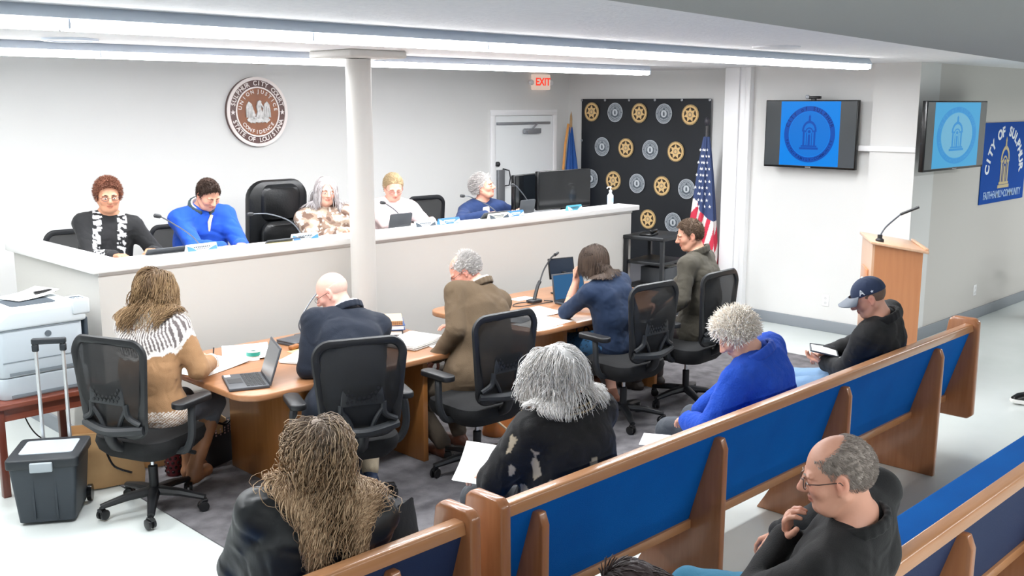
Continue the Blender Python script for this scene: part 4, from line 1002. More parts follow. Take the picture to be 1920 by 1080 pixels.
def quadmesh(name, V, F, cols=None):
    me = bpy.data.meshes.new(name); me.vertices.add(len(V)); me.vertices.foreach_set('co', np.asarray(V, f32).ravel())
    me.loops.add(F.size); me.loops.foreach_set('vertex_index', F.astype(np.int32).ravel())
    me.polygons.add(len(F)); me.polygons.foreach_set('loop_start', np.arange(0, F.size, 4, dtype=np.int32))
    try: me.polygons.foreach_set('loop_total', np.full(len(F), 4, dtype=np.int32))
    except Exception: pass
    me.update(calc_edges=True); me.validate()
    me.polygons.foreach_set('use_smooth', [True]*len(me.polygons))
    if cols is not None:
        at = me.color_attributes.new('Col', 'FLOAT_COLOR', 'POINT'); a = np.ones((len(V), 4), dtype=f32); a[:, :3] = cols; at.data.foreach_set('color', a.ravel())
    return me
def link(name, me, m, parent): 
    o = bpy.data.objects.new(name, me); COL.objects.link(o); me.materials.append(m); o.parent = parent; return o
def lin(c): return np.array(srgb(c)[:3])
_nr = np.random.RandomState(3)
def noise3(P, freq, seed=0, n=9):
    r = np.random.RandomState(seed); out = np.zeros(P.shape[:-1])
    for i in range(n):
        k = r.normal(size=3); k = k/np.linalg.norm(k)*freq*r.uniform(.6, 1.5); out += np.sin(P @ k + r.uniform(0, 6.28) + 1.3*np.sin(P @ (k[[1, 2, 0]]*.5) + i))
    return out/n**.5
def rotm(yaw, pitch=0, roll=0):     # degrees; pitch positive nods down
    return np.array(Euler((-math.radians(pitch), 0, 0)).to_matrix()) if False else np.array((Matrix.Rotation(math.radians(yaw), 3, 'Z') @ Matrix.Rotation(math.radians(-pitch), 3, 'X') @ Matrix.Rotation(math.radians(roll), 3, 'Y')))
def ik(a, t, l1, l2, pole):
    d = t - a; L = np.linalg.norm(d); mx = (l1+l2)*.995
    if L > mx: t = a + d/L*mx; d = t - a; L = mx
    u = d/L; x = (l1*l1 - l2*l2 + L*L)/(2*L); h = math.sqrt(max(l1*l1 - x*x, 0)); p = pole - u*(pole @ u); p = nrm(p)
    return a + u*x + p*h, t
m_skin = {}
def skin_mat(): return mat('skin', 'd9a184', rough=.5, vcol=True, bump=.06, bscale=120)
def hair_mat(): return mat('hair', '8a7050', rough=.55, vcol=True, spec=.3)
def cloth_mat(rough=.85, bump=.25, bs=250, key='cloth'): return mat(key, '808080', rough=rough, vcol=True, bump=bump, bscale=bs, sheen=.05, wrinkle=.45)
m_glass = mat('spectacle_frame', '2a2422', rough=.3)
m_eye = mat('eye', 'ffffff', rough=.15, vcol=True)

def head_field(Fh, c, M, sc=1.0, female=False, jaw=1.0):
    """adds a head with face to the field; c centre, M columns = right, forward, up"""
    def W(x, y, z): return c + M @ (np.array([x, y, z])*sc)
    s = sc
    Fh.ell(W(0, -.012, .030), np.array([.077, .098, .090])*s, M, k=.01)
    Fh.ell(W(0, .028, -.030), np.array([.060*jaw, .064, .082])*s, M, k=.035)
    Fh.cap(W(-.028*jaw, .045, -.085), W(.028*jaw, .045, -.085), .024*s, k=.03)
    Fh.cap(W(0, .065, -.092), W(0, .068, -.088), .020*s, k=.02)
    for q in (-1, 1):
        Fh.cap(W(q*.058*jaw, -.005, -.045), W(q*.035*jaw, .04, -.085), .020*s, .018*s, k=.025)     # jaw line
        Fh.ell(W(q*.040, .062, -.022), np.array([.026, .022, .024])*s, M, k=.02)           # cheek
        Fh.ell(W(q*.031, .083, .022), np.array([.026, .010, .008])*s, M, k=.012)           # brow
        Fh.ell(W(q*.031, .100, .002), np.array([.020, .017, .013])*s, M, k=.010, op='s')   # socket
        Fh.ell(W(q*.031, .079, .000), np.array([.0145, .0135, .0125])*s, M, k=.004)        # closed lid
        Fh.cap(W(q*.011, .100, -.030), W(q*.010, .094, -.028), .008*s, k=.008)             # nostril wing
        # ear
        Fh.ell(W(q*.080, -.006, -.002), np.array([.010, .019, .031])*s, M, k=.008)
        Fh.ell(W(q*.090, -.002, .002), np.array([.007, .010, .017])*s, M, k=.006, op='s')
        Fh.cap(W(q*.078, .002, -.026), W(q*.079, .004, -.030), .008*s, k=.006)
    Fh.cap(W(0, .092, .010), W(0, .113, -.024), .009*s, .0125*s, k=.014)                   # nose
    Fh.ell(W(0, .086, -.052), np.array([.022, .012, .0065])*s, M, k=.006)
    Fh.ell(W(0, .085, -.063), np.array([.019, .012, .0075])*s, M, k=.005)
    return W
def skin_cols(V, c, M, base, sc=1.0):
    q = ((V - c) @ M)/sc; col = np.tile(base, (len(V), 1)); red = np.clip(base*np.array([1.05, .62, .60]), 0, 1)
    def mix(w, t): 
        nonlocal col
        w = np.clip(w, 0, 1)[:, None]; col = col*(1-w) + t*w
    g = lambda cx, cy, cz, r: np.exp(-(((q - np.array([cx, cy, cz]))**2).sum(1))/(r*r))
    for s in (-1, 1): mix(g(s*.04, .075, -.02, .025)*.35, red); mix(g(s*.085, 0, 0, .03)*.4, red)
    mix(g(0, .115, -.022, .015)*.4, red)
    w = ((np.abs(q[:, 0]) < .022) & (q[:, 1] > .08) & (np.abs(q[:, 2] + .058) < .009)); mix(w*.65, red*np.array([.85, .7, .75]))
    w = ((np.abs(q[:, 0]) < .021) & (q[:, 1] > .08) & (np.abs(q[:, 2] + .0575) < .0022)); mix(w*.6, red*.35)
    for s in (-1, 1):
        w = ((np.abs(q[:, 0] - s*.031) < .014) & (q[:, 1] > .07) & (np.abs(q[:, 2] + .005 - .25*0) < .0022)); mix(w*.7, base*.25)   # lash line
        mix(g(s*.031, .085, .004, .016)*.25, base*np.array([.7, .55, .5]))
    return col

def hand_field(w, d, n, right, sc=1.0, curl=.5, spread=1.0, thumb=.5):
    F = Fld(); d = nrm(d); n = nrm(n - d*np.dot(n, d)); s = np.cross(d, n)*(1 if right else -1)
    k = .011
    F.cap(w - d*.05*sc, w + d*.01*sc, .025*sc, .023*sc, k=k, flat=.8, axis=n)
    lens = [.070, .078, .073, .058]
    for i in range(4):
        off = s*(.027 - .018*i)*sc
        base = w + d*(.088 - .004*abs(i-1) - (.006 if i == 3 else 0))*sc + off
        F.cap(w + d*.01*sc + off*.55, base, .0145*sc, .0115*sc, k=k)
        p = base; th = .12 + curl*.55*(1 + .08*i)
        fd = nrm(d + s*(.10 - .07*i)*spread)
        for j, fr in enumerate((.45, .31, .24)):
            dd = math.cos(th)*fd + math.sin(th)*n; q = p + dd*lens[i]*fr*sc; F.cap(p, q, (.0092 - .0008*j)*sc, (.0086 - .0009*j)*sc, k=.004); p = q; th += curl*.75
    p = w + d*.02*sc + s*.02*sc; dd = nrm(s*.75 + d*.75 + n*(.3 + thumb*.5)); r = .0125
    F.cap(w + d*.005*sc, p, .018*sc, .015*sc, k=k)
    for j, L in enumerate((.038, .032, .026)):
        q = p + dd*L*sc; F.cap(p, q, (r - .001*j)*sc, (r - .0012 - .001*j)*sc, k=.005); p = q; dd = nrm(dd + n*.25*thumb + d*.35 - s*.25)
    return F

def strands(bodyF, hc, HM, roots, vel, L, step=.014, grav=.12, r0=.005, r1=.002, curl=0, freq=40, stick=.004, seed=0, sides=4, outw=0, wind=0, lift=.006, gather=0):
    """grow locks from the roots under gravity, kept outside the body; returns verts, faces, colour parameters"""
    r = np.random.RandomState(seed); N = len(roots); S = max(3, int(max(L)/step)); P = roots.copy(); Vv = vel/np.linalg.norm(vel, axis=1)[:, None]*step
    path = [P.copy()]; eps = .006; dead = np.zeros(N); Ls = L
    g = np.array([0, 0, -1.])
    gx = HM[:, 0]
    for i in range(S):
        if gather: Vv = Vv - np.outer(np.sign((P - hc) @ gx)*np.clip((np.abs((P - hc) @ gx) - gather)*6, 0, .6)*step, gx)
        Vv = Vv*(1 - grav) + g*grav*step
        if outw: Vv += r.normal(size=(N, 3))*outw*step
        Vv = Vv/np.linalg.norm(Vv, axis=1)[:, None]*step
        grow = (np.arange(1)*0 + (i*step < Ls))[..., None]
        Q = P + Vv*grow
        for _ in range(2):
            d = bodyF.at(Q); th = stick + lift*np.minimum(1, i/4)
            gr = np.stack([bodyF.at(Q + np.eye(3)[k]*eps) - d for k in range(3)], 1); gr /= np.linalg.norm(gr, axis=1)[:, None] + 1e-9
            push = np.maximum(th - d, 0)[:, None]; Q = Q + gr*push
        nv = Q - P; ln = np.linalg.norm(nv, axis=1)[:, None]; Vv = np.where(grow > 0, nv/(ln + 1e-9)*step, Vv); P = P + np.where(grow > 0, Vv, 0); path.append(P.copy())
    A = np.stack(path, 1)                                        # N,S+1,3
    S1 = A.shape[1]; frac = np.minimum(1, (np.arange(S1)*step)[None]/Ls[:, None])
    T_ = np.gradient(A, axis=1); T_ /= np.linalg.norm(T_, axis=2)[..., None] + 1e-9
    ref = nrm([.3, .2, .93]); U = np.cross(T_, ref); U /= np.linalg.norm(U, axis=2)[..., None] + 1e-9; W_ = np.cross(T_, U)
    if curl:
        ph = r.uniform(0, 6.28, (N, 1)); fq = freq*r.uniform(.75, 1.25, (N, 1)); s_ = frac*Ls[:, None]
        am = curl*np.minimum(1, s_/.06)*r.uniform(.6, 1.3, (N, 1))
        A = A + U*(am*np.cos(fq*s_ + ph))[..., None] + W_*(am*np.sin(fq*s_ + ph))[..., None]
        T_ = np.gradient(A, axis=1); T_ /= np.linalg.norm(T_, axis=2)[..., None] + 1e-9
        U = np.cross(T_, ref); U /= np.linalg.norm(U, axis=2)[..., None] + 1e-9; W_ = np.cross(T_, U)
    rad = (r0 + (r1 - r0)*frac**1.5)*r.uniform(.8, 1.25, (N, 1)); rad[:, -1] *= .3
    V = np.zeros((N, S1, sides, 3))
    for k in range(sides):
        a = 2*PI*k/sides; V[:, :, k] = A + (U*math.cos(a) + W_*math.sin(a)*.7)*rad[..., None]
    ids = np.arange(N*S1*sides).reshape(N, S1, sides); F = []
    for k in range(sides):
        k2 = (k+1) % sides; F.append(np.stack([ids[:, :-1, k], ids[:, 1:, k], ids[:, 1:, k2], ids[:, :-1, k2]], -1).reshape(-1, 4))
    cr = np.repeat(np.repeat(r.uniform(0, 1, (N, 1, 1)), S1, 1), sides, 2).reshape(-1); ct = np.repeat(frac[..., None], sides, 2).reshape(-1)
    return V.reshape(-1, 3), np.concatenate(F), cr, ct

def scalp_roots(hc, HM, sc, n, mask, seed):
    r = np.random.RandomState(seed); u = r.normal(size=(n*6, 3)); u /= np.linalg.norm(u, axis=1)[:, None]
    P = u*np.array([.079, .100, .092]) + np.array([0, -.012, .030]); P = P[mask(P)][:n]
    nn = P - np.array([0, -.012, .03]); return P, nn/np.linalg.norm(nn, axis=1)[:, None]
def hairline(P, front=.082, side=.0, nape=-.085):
    x, y, z = P[:, 0], P[:, 1], P[:, 2]
    zm = np.interp(y, [-.09, -.03, -.01, .015, .035, .06, .085, .1], [nape, nape + .01, -.01, side, .03, .062, front, front + .02])
    return z > zm

def hair_obj(t, kind, hc, HM, sc, bodyF, c1, c2, croot=None, seed=1, **kw):
    loc = lambda P: hc + (P*sc) @ HM.T
    cap_t = kw.get('cap', .006)
    F = Fld(); F.ell(hc + HM @ (np.array([0, -.014, .031])*sc), (np.array([.077, .098, .090]) + cap_t)*sc, HM)
    lo = hc - .17; hi = hc + .17; ax, D_ = F.grid(lo, hi, .0065)
    P = np.stack(np.meshgrid(*ax, indexing='ij'), -1); q = ((P - hc) @ HM)/sc
    front, side, nape = kw.get('front', .082), kw.get('side', .0), kw.get('nape', -.085)
    zm = np.interp(q[..., 1], [-.09, -.03, -.01, .015, .035, .06, .085, .1], [nape, nape + .01, -.01, side, .03, .062, front, front + .02])
    D_ = smax(D_, (zm - q[..., 2])*.8, .012)
    if kw.get('bald'): D_ = smax(D_, (q[..., 2] - kw['bald'] + .25*np.maximum(q[..., 1], -.03)), .01)
    if kw.get('thin_top'): D_ = smax(D_, .07 - np.sqrt((q[..., 0])**2 + (q[..., 1] - .035)**2 + (q[..., 2] - .115)**2), .01)
    D_ += .0022*np.sin(q[..., 0]*260 + 4*np.sin(q[..., 1]*40)) * (1 if kind != 'shaved' else .2)
    Vc, Fc = nets(ax, D_) if (D_ < 0).any() else (np.zeros((0, 3)), np.zeros((0, 4), int))
    rs = np.random.RandomState(seed); cc = _mixc(rs.uniform(0, 1, len(Vc))*.5, c1, c2)
    if croot is not None: cc = cc*.4 + lin(croot)*.6
    Vs, Fs, Cs = [Vc], [Fc], [cc]; off = len(Vc)
    if kind in ('long', 'short', 'crop'):
        n = kw.get('n', 500)
        mk = lambda P: hairline(P, front, side, nape) & ((P[:, 2] < kw['bald'] - .25*np.maximum(P[:, 1], -.03)) if kw.get('bald') else True) & ((np.sqrt(P[:, 0]**2 + (P[:, 1]-.035)**2 + (P[:, 2]-.115)**2) > .068) if kw.get('thin_top') else True)
        P, nn = scalp_roots(hc, HM, sc, n, mk, seed)
        part = kw.get('part', 0.0)
        if kind == 'long':
            dirn = np.stack([np.sign(P[:, 0] - part + rs.normal(size=len(P))*.012)*1.0, -kw.get('back', .5)*np.ones(len(P)), -.6*np.ones(len(P))], 1) + rs.normal(size=P.shape)*.12
            dirn = dirn - nn*(dirn*nn).sum(1)[:, None]*.95; dirn /= np.linalg.norm(dirn, axis=1)[:, None]; dirn += nn*kw.get('rise', .12)
            L = kw['L']*rs.uniform(.75, 1.05, len(P))
        else:
            dirn = np.array(kw.get('comb', (0, .3, .1))) + nn*kw.get('lift_dir', .25) + rs.normal(size=P.shape)*kw.get('mess', .25)
            L = kw['L']*rs.uniform(.6, 1.2, len(P))
        V, F_, cr, ct = strands(bodyF, hc, HM, loc(P), dirn @ HM.T, L*sc, step=kw.get('step', .014), grav=kw.get('grav', .3), r0=kw.get('r0', .0055), r1=kw.get('r1', .002),
                                curl=kw.get('curl', 0), freq=kw.get('freq', 45), seed=seed, lift=kw.get('lift', .008), outw=kw.get('outw', 0), sides=3, gather=kw.get('gather', 0))
        col = _mixc(cr, c1, c2)*(.8 + .4*rs.uniform(0, 1, 1))
        if croot is not None:
            w_ = np.clip(1 - ct*kw.get('rootlen', 2.6), 0, 1)[:, None]; col = col*(1-w_) + lin(croot)*w_*(.8 + .4*cr[:, None])
        Vs.append(V); Fs.append(F_ + off); Cs.append(col)
    me = quadmesh('hair', np.concatenate(Vs), np.concatenate(Fs), np.concatenate(Cs)); return link('hair', me, hair_mat(), t)
def _mixc(w, c1, c2): w = np.asarray(w)[:, None]; return lin(c1)*(1-w) + lin(c2)*w

def person(label, hip, rz, H, head=(0, 0, 0), skin='dba88c', hands=None, poles=(None, None), feet=None, fat=1.0, sw=.185, sc=1.0,
           top=None, pants=('3a3d42', .014), shoes=('2b2420', .0), sleeves='long', hair=None, glasses=None, handrot=(None, None), curl=(.6, .6), jaw=1.0, eyebrow=None, group=None,
           collar=None, extra=None, thumbs=(.5, .5), sleeve_cut=1.0, htwist=0, fine=.009, skirt=None, brace=None, eyes=False, legs_spread=.12):
    t = empty('person', (hip[0], hip[1], 0 if hip[2] < .8 else .45), math.radians(rz), label, 'person', group)
    Wm = np.array(Matrix.Rotation(math.radians(rz), 3, 'Z')); org = np.array([hip[0], hip[1], t.location.z])
    L_ = lambda p: (np.asarray(p, float) - org) @ Wm
    hp = L_(hip); hc = L_(H); HM = rotm(*head)
    fwd = HM[:, 1]; up = HM[:, 2]
    c7 = hc - up*.125*sc - fwd*.036*sc + np.array([0, -.012, -.030]); 
    tor = nrm(c7 - hp); TL = np.linalg.norm(c7 - hp)
    print('person', label[:30], 'torso', round(TL, 2), 'lean', [round(float(v), 2) for v in (c7-hp)])
    X = nrm(np.array([1, 0, 0]) - tor*tor[0]); ct_, st_ = math.cos(math.radians(htwist)), math.sin(math.radians(htwist))
    Yt = np.cross(tor, X); Xs = X*ct_ + Yt*st_ ; Ys = np.cross(tor, Xs)
    mid = hp + (c7-hp)*.42 - Yt*.035; chest = hp + (c7-hp)*.74 - Yt*.015
    sh = [c7 - tor*.066 + Xs*q*sw*sc + Ys*.02 for q in (-1, 1)]
    hands = hands or [None, None]; Hn = []; El = []
    for i, q in enumerate((-1, 1)):
        tg = L_(hands[i]) if hands[i] is not None else np.array([q*.12, .32, .64 if hip[2] < .8 else .66 + .1])
        pole = np.array([q*.55, -.45, -.7]) if poles[i] is None else np.array(poles[i], float)
        e, w_ = ik(sh[i], tg, .285*sc, .255*sc, pole); El.append(e); Hn.append(w_)
    Kn, An = [], []
    for i, q in enumerate((-1, 1)):
        f = L_(feet[i]) if feet and feet[i] is not None else np.array([q*legs_spread, .44, .085])
        k_, a_ = ik(hp + np.array([q*.095, .03, -.01]), f, .42*sc, .42*sc, np.array([q*.12, .35, 1.])); Kn.append(k_); An.append(a_)
    def torso(F, o=0., arms=True, up_only=False, arm_o=None, cut=1.0, hem=True):
        f = fat; k = .07
        if hem: F.cap(hp - X*.07, hp + X*.07, .112*f + o, k=k)
        for q in (-1, 1):
            F.cap(hp + X*q*.05*f, mid + X*q*.052*f, .108*f + o, .100*f + o, k=k)
            F.cap(mid + X*q*.052*f, chest + Xs*q*.07, .100*f + o, .100*(f*.5+.5) + o, k=k)
            F.cap(chest + Xs*q*.07, c7 - tor*.09 + Xs*q*.085, .098*(f*.5+.5) + o, .07 + o, k=.06)
            i = (q + 1)//2
            F.cap(c7 - tor*.022 + Xs*q*.03, sh[i], .046 + o, .048 + o, k=.06)
            ao = o if arm_o is None else arm_o
            if arms:
                F.cap(sh[i], El[i], (.050*(f*.6+.4)) + ao, .042 + ao, k=.045)
                if cut > 0: F.cap(El[i], El[i] + (Hn[i] - El[i])*cut, .040 + ao, .029 + ao, k=.02)
        if brace: F.ell(chest + Yt*.09 - tor*.03, (.13, .06, .07), np.stack([X, Yt, tor], 1), k=.05)
    def legs(F, o=0., to=1.0):
        for i, q in enumerate((-1, 1)):
            F.cap(hp + np.array([q*.085, .0, -.005]), Kn[i], .092*(fat*.6+.4) + o, .060 + o, k=.03)
            if to > 0: F.cap(Kn[i], Kn[i] + (An[i]-Kn[i])*to, .058 + o, .058 + (.040-.058)*to + o, k=.03)
    def feet_(F, o=0.):
        for i in (0, 1):
            d = nrm(np.array([An[i][0]-Kn[i][0], 0, 0])*.3 + np.array([0, 1, 0])); a = An[i].copy()
            z = max(.035, a[2] - .05)
            F.cap(a + d*-.03 + np.array([0, 0, z - a[2]]), a + d*.13 + np.array([0, 0, z - a[2] - .005]), .036 + o, .034 + o, k=.02); F.cap(a, a + np.array([0, 0, z-a[2]]), .038 + o, .036 + o, k=.02)
    # ---- body: one continuous surface, finer round the head and hands
    FB = Fld(); torso(FB, -.002); legs(FB, -.002); feet_(FB, -.003)
    FB.cap(c7 - tor*.03, hc + HM @ (np.array([0, -.022, -.06])*sc), .060*sc*(fat*.4+.6), .055*sc, k=.03)
    Vs, Fs, Cs = [], [], []; off = 0; base = lin(skin)
    lo = np.min([hp - .2, An[0]-.1, An[1]-.1, sh[0]-.1, sh[1]-.1, El[0]-.1, El[1]-.1, Hn[0]-.08, Hn[1]-.08], 0); hi = np.max([hp + .2, Kn[0]+.12, Kn[1]+.12, An[0]+.2, An[1]+.2, c7+.06, sh[0]+.1, sh[1]+.1, El[0]+.1, El[1]+.1, Hn[0]+.08, Hn[1]+.08], 0)
    ax, D_ = FB.grid(lo, hi, .014); V, F = nets(ax, D_); Vs.append(V); Fs.append(F); Cs.append(np.tile(base, (len(V), 1))); off += len(V)
    FH = Fld(); head_field(FH, hc, HM, sc, jaw=jaw)
    FH.cap(c7 - tor*.02, hc + HM @ (np.array([0, -.022, -.055])*sc), .061*sc*(fat*.4+.6), .056*sc, k=.02)
    FH.cap(c7 - Xs*.05 - tor*.01, c7 + Xs*.05 - tor*.01, .05, k=.04)
    rr = .15*sc; lo = np.minimum(hc - rr, c7 - .075); hi = np.maximum(hc + rr, c7 + .075)
    ax, D_ = FH.grid(lo, hi, .0046); V, F = nets(ax, D_); Vs.append(V); Fs.append(F + off); Cs.append(skin_cols(V, hc, HM, base, sc)); off += len(V)
    for i in (0, 1):
        d = Hn[i] - El[i]; n_ = np.array([0, 0, -1.]); 
        if handrot[i] is not None: d, n_ = Wm.T @ np.array(handrot[i][0], float), Wm.T @ np.array(handrot[i][1], float)
        if abs(np.dot(nrm(d), nrm(n_))) > .97: n_ = np.array([-1.*(i*2-1), .2, 0])
        Fd = hand_field(Hn[i], d, n_, i == 1, .97*sc, curl[i], thumb=thumbs[i])
        Fd.cap(El[i] + (Hn[i]-El[i])*.5, Hn[i], .034, .026, k=.012)
        lo = np.minimum(Hn[i] - .05, Hn[i] + nrm(d)*.2) - .06; hi = np.maximum(Hn[i] + .05, Hn[i] + nrm(d)*.2) + .06; lo = np.minimum(lo, El[i] + (Hn[i]-El[i])*.5 - .03); hi = np.maximum(hi, El[i] + (Hn[i]-El[i])*.5 + .03)
        ax, D_ = Fd.grid(lo, hi, .0042, marg=.02); V, F = nets(ax, D_); Vs.append(V); Fs.append(F + off); c_ = np.tile(base, (len(V), 1)); 
        Cs.append(c_*(1 - .08*np.clip(noise3(V, 60, 5), 0, 1)[:, None]*np.array([0, 1, 1]))); off += len(V)
    link('body', quadmesh('body', np.concatenate(Vs), np.concatenate(Fs), np.concatenate(Cs)), skin_mat(), t)
    # ---- garments
    def garment(name, F, h, cols, fold=.006, ff=52, seed=2, mask=None, m=None):
        b_lo = np.min([p[1] for p in F.p], 0) - .03; b_hi = np.max([p[2] for p in F.p], 0) + .03
        ax, D_ = F.grid(b_lo, b_hi, h); P = np.stack(np.meshgrid(*ax, indexing='ij'), -1)
        near = np.abs(D_) < .05; Q = P[near]
        nz = noise3(Q, ff, seed); nz2 = noise3(Q*np.array([1, 1, .45]), ff*1.9, seed + 9)
        nz3 = noise3(Q*np.array([.5, 1, 1]), ff*1.3, seed + 4)
        D_[near] += fold*.55*(np.clip(1 - np.abs(nz + .5*nz3)*1.5, 0, 1)**1.3) + fold*.28*nz2
        if mask is not None: D_ = smax(D_, mask(P), .006)
        V, Fc = nets(ax, D_)
        if len(V) == 0: return None
        c = cols(V) if callable(cols) else np.tile(lin(cols), (len(V), 1))
        return link(name, quadmesh(name, V, Fc, c), m or cloth_mat(), t)
    tname, tcol, tof = top[0], top[1], top[2]; topt = top[3] if len(top) > 3 else {}
    FT = Fld(); torso(FT, tof, arm_o=topt.get('arm', tof), cut=topt.get('cut', .97)); 
    if topt.get('hem'):
        for q in (-1, 1): FT.cap(hp + X*q*.08, hp + X*q*.10 + np.array([0, .05, -.04 if topt['hem'] is True else -topt['hem']]), .115*fat + tof, k=.05)
    ctx = dict(hp=hp, c7=c7, tor=tor, X=Xs, Y=Ys, mid=mid, chest=chest, sh=sh, El=El, Hn=Hn, hc=hc, HM=HM, Kn=Kn, An=An)
    garment(tname, FT, topt.get('h', fine), (lambda V: tcol(V, ctx)) if callable(tcol) else tcol, topt.get('fold', .006), topt.get('ff', 52), seed=int(abs(hip[0]*100)) % 97, m=topt.get('m'))
    if pants:
        FP = Fld(); FP.cap(hp - X*.07, hp + X*.07, .115*fat + .006, k=.06); legs(FP, pants[1] if len(pants) > 1 else .012, to=pants[2] if len(pants) > 2 else .95)
        garment('trousers' if not skirt else 'skirt', FP, .011, (lambda V: pants[0](V, ctx)) if callable(pants[0]) else pants[0], .005, 34, m=pants[3] if len(pants) > 3 else None)
    if shoes:
        FS = Fld(); feet_(FS, .006 + shoes[1])
        if len(shoes) > 2:
            for i in (0, 1): FS.cap(An[i], An[i] + (Kn[i]-An[i])*shoes[2], .045, .062, k=.02)
            for i in (0, 1): FS.cap(An[i] + np.array([0, -.035, -.02]), An[i] + np.array([0, -.04, -.075]), .024, .02, k=.012)
        for i in (0, 1):
            F1 = Fld()
            F1.p = FS.p[2*i:2*i+2] + ([FS.p[4+i], FS.p[6+i]] if len(shoes) > 2 else [])
            garment('shoe' if len(shoes) < 3 else 'boot', F1, .007, shoes[0], .002 if len(shoes) < 3 else .004, 60, m=mat('shoe_leather', '555555', rough=.45, vcol=True))
    if collar:
        for ci, cdef in enumerate(collar if isinstance(collar, list) else [collar]):
            ccol, rad, hgt, thk = cdef[:4]; FC = Fld(); nd = nrm(nrm((hc + HM @ np.array([0, -.02, -.06])) - c7) + .8*tor); A0 = c7 + nd*(cdef[4] if len(cdef) > 4 else .0)
            gap = cdef[5] if len(cdef) > 5 else 0
            xs = nrm(Xs - nd*np.dot(Xs, nd)); ys = np.cross(nd, xs); pts = []
            for j in range(17):
                a = -PI/2 + (j-8)/8*(PI - gap); drop = .5*(1 - math.cos(a + PI/2))*.03
                pts.append(A0 + xs*rad*1.08*math.cos(a) + ys*rad*math.sin(a) - nd*drop)
            for p0, p1 in zip(pts, pts[1:]):
                for zz in np.arange(0, hgt, .006): FC.cap(p0 + nd*zz, p1 + nd*zz, thk, k=.008)
            garment(cdef[6] if len(cdef) > 6 else 'collar', FC, .0055, ccol, .001, 30)
    if extra:
        for e in extra: e(t, ctx, garment, torso, FT)
    # ---- hair, brows, spectacles
    if hair:
        FW = Fld(); torso(FW, tof + .004, arm_o=.012, cut=.9); FW.ell(hc + HM @ (np.array([0, -.012, .03])*sc), np.array([.077, .098, .09])*sc, HM, k=.02); FW.ell(hc + HM @ (np.array([0, .028, -.03])*sc), np.array([.062, .066, .084])*sc, HM, k=.02)
        FW.cap(c7, hc + HM @ np.array([0, -.02, -.05]), .062, k=.03)
        h = dict(hair); hair_obj(t, h.pop('kind'), hc, HM, sc, FW, h.pop('c1'), h.pop('c2'), h.pop('croot', None), **h)
    WL = lambda x, y, z: hc + HM @ (np.array([x, y, z])*sc)
    if eyebrow:
        b = B()
        for q in (-1, 1): tube(b, [WL(q*.014, .096, .020), WL(q*.028, .096, .026), WL(q*.045, .083, .021)], [.0028, .0035, .002], 6)
        obj('eyebrows', b, mat('brow_' + eyebrow, eyebrow, rough=.8), t)
    if eyes:
        for q in (-1, 1):
            b = B(); bmesh.ops.create_icosphere(b, subdivisions=3, radius=1)
            Me = Matrix(np.stack([HM[:, 0]*.0125, HM[:, 1]*.0042, HM[:, 2]*.0058], 1).tolist()).to_4x4(); Me.translation = Vector(WL(q*.031, .0905, -.001)); b.transform(Me)
            eo = obj('eye', b, mat('eye_white', 'e9e4e0', rough=.2), t)
            b = B(); bmesh.ops.create_icosphere(b, subdivisions=2, radius=1)
            Me = Matrix(np.stack([HM[:, 0]*.0052, HM[:, 1]*.0030, HM[:, 2]*.0052], 1).tolist()).to_4x4(); Me.translation = Vector(WL(q*.031, .0930, -.001)); b.transform(Me)
            obj('iris', b, mat('iris_brown', '33231c', rough=.15), eo)
            b = B(); tube(b, [WL(q*.031 + dx, .0925 - abs(dx)*.25, .0042 - dx*dx*22) for dx in (-.013, -.008, 0, .008, .013)], .0016, 5); obj('eyelid', b, mat('eyelid', '9c6f5c', rough=.6), eo)
    if glasses:
        b = B(); gy, gz = .108, -.001
        for q in (-1, 1):
            tube(b, [WL(q*.034 + .025*math.cos(a), gy - .012*abs(math.cos(a)*.5 + .5*1) - .004*(1 if math.cos(a)*q > 0 else 0), gz + .016*math.sin(a)) for a in np.linspace(0, 2*PI, 16, endpoint=False)], .0016, 5, closed=True)
            tube(b, [WL(q*.058, gy - .018, gz + .004), WL(q*.077, .06, gz + .006), WL(q*.084, .0, gz + .008), WL(q*.083, -.012, gz - .008)], .0018, 5)
        tube(b, [WL(-.010, gy - .004, gz + .003), WL(0, gy, gz + .006), WL(.010, gy - .004, gz + .003)], .0016, 5)
        obj('spectacles', b, mat('frame_' + glasses, glasses, rough=.3), t)
    ctx['WH'] = [Wm @ h + org for h in Hn]; ctx['Wm'] = Wm; ctx['org'] = org
    return t, ctx
# ---------------------------------------------------------------- the people one by one
def c_(h): return lin(h)
def band(V, ctx, lo, hi, half=.03, xs=None):
    """weights for a strip running down the chest on both sides"""
    q = (V - ctx['c7']); return q @ ctx['X'], q @ ctx['Y'], q @ ctx['tor']
# 1 auburn haired person, black jacket with white leaf strips
def col1(V, c):
    x, y, z = band(V, c, 0, 0); out = np.tile(c_('101114'), (len(V), 1)); ax_ = np.abs(x)
    strip = (y > -.02) & (np.abs(ax_ - (.085 + .02*np.clip(-z, 0, .4))) < .03)
    nz = noise3(V, 150, 4) > -.1; out[strip & nz] = c_('e6e6ea'); out[(y > .05) & (ax_ < .05)] = c_('141418'); return out
person('auburn haired person in glasses and a black jacket with white strips', (3.14, 7.46, 1.02), 163, (3.17, 7.36, 1.70), (0, 8, 0), 'b98568',
       hands=[(3.35, 7.08, 1.30), (3.05, 7.05, 1.30)], fat=1.05, sw=.175, top=('jacket', col1, .016, dict(h=.008)), pants=('222326', .012),
       hair=dict(kind='short', c1='6a4334', c2='8d5c48', L=.035, n=2600, r0=.0022, curl=.004, freq=120, cap=.016, front=.088, side=-.02, nape=-.06, mess=.4, grav=.02, lift=.012, step=.007, seed=11, lift_dir=.8), glasses='3a2f38', eyebrow='3a2a22', eyes=True)
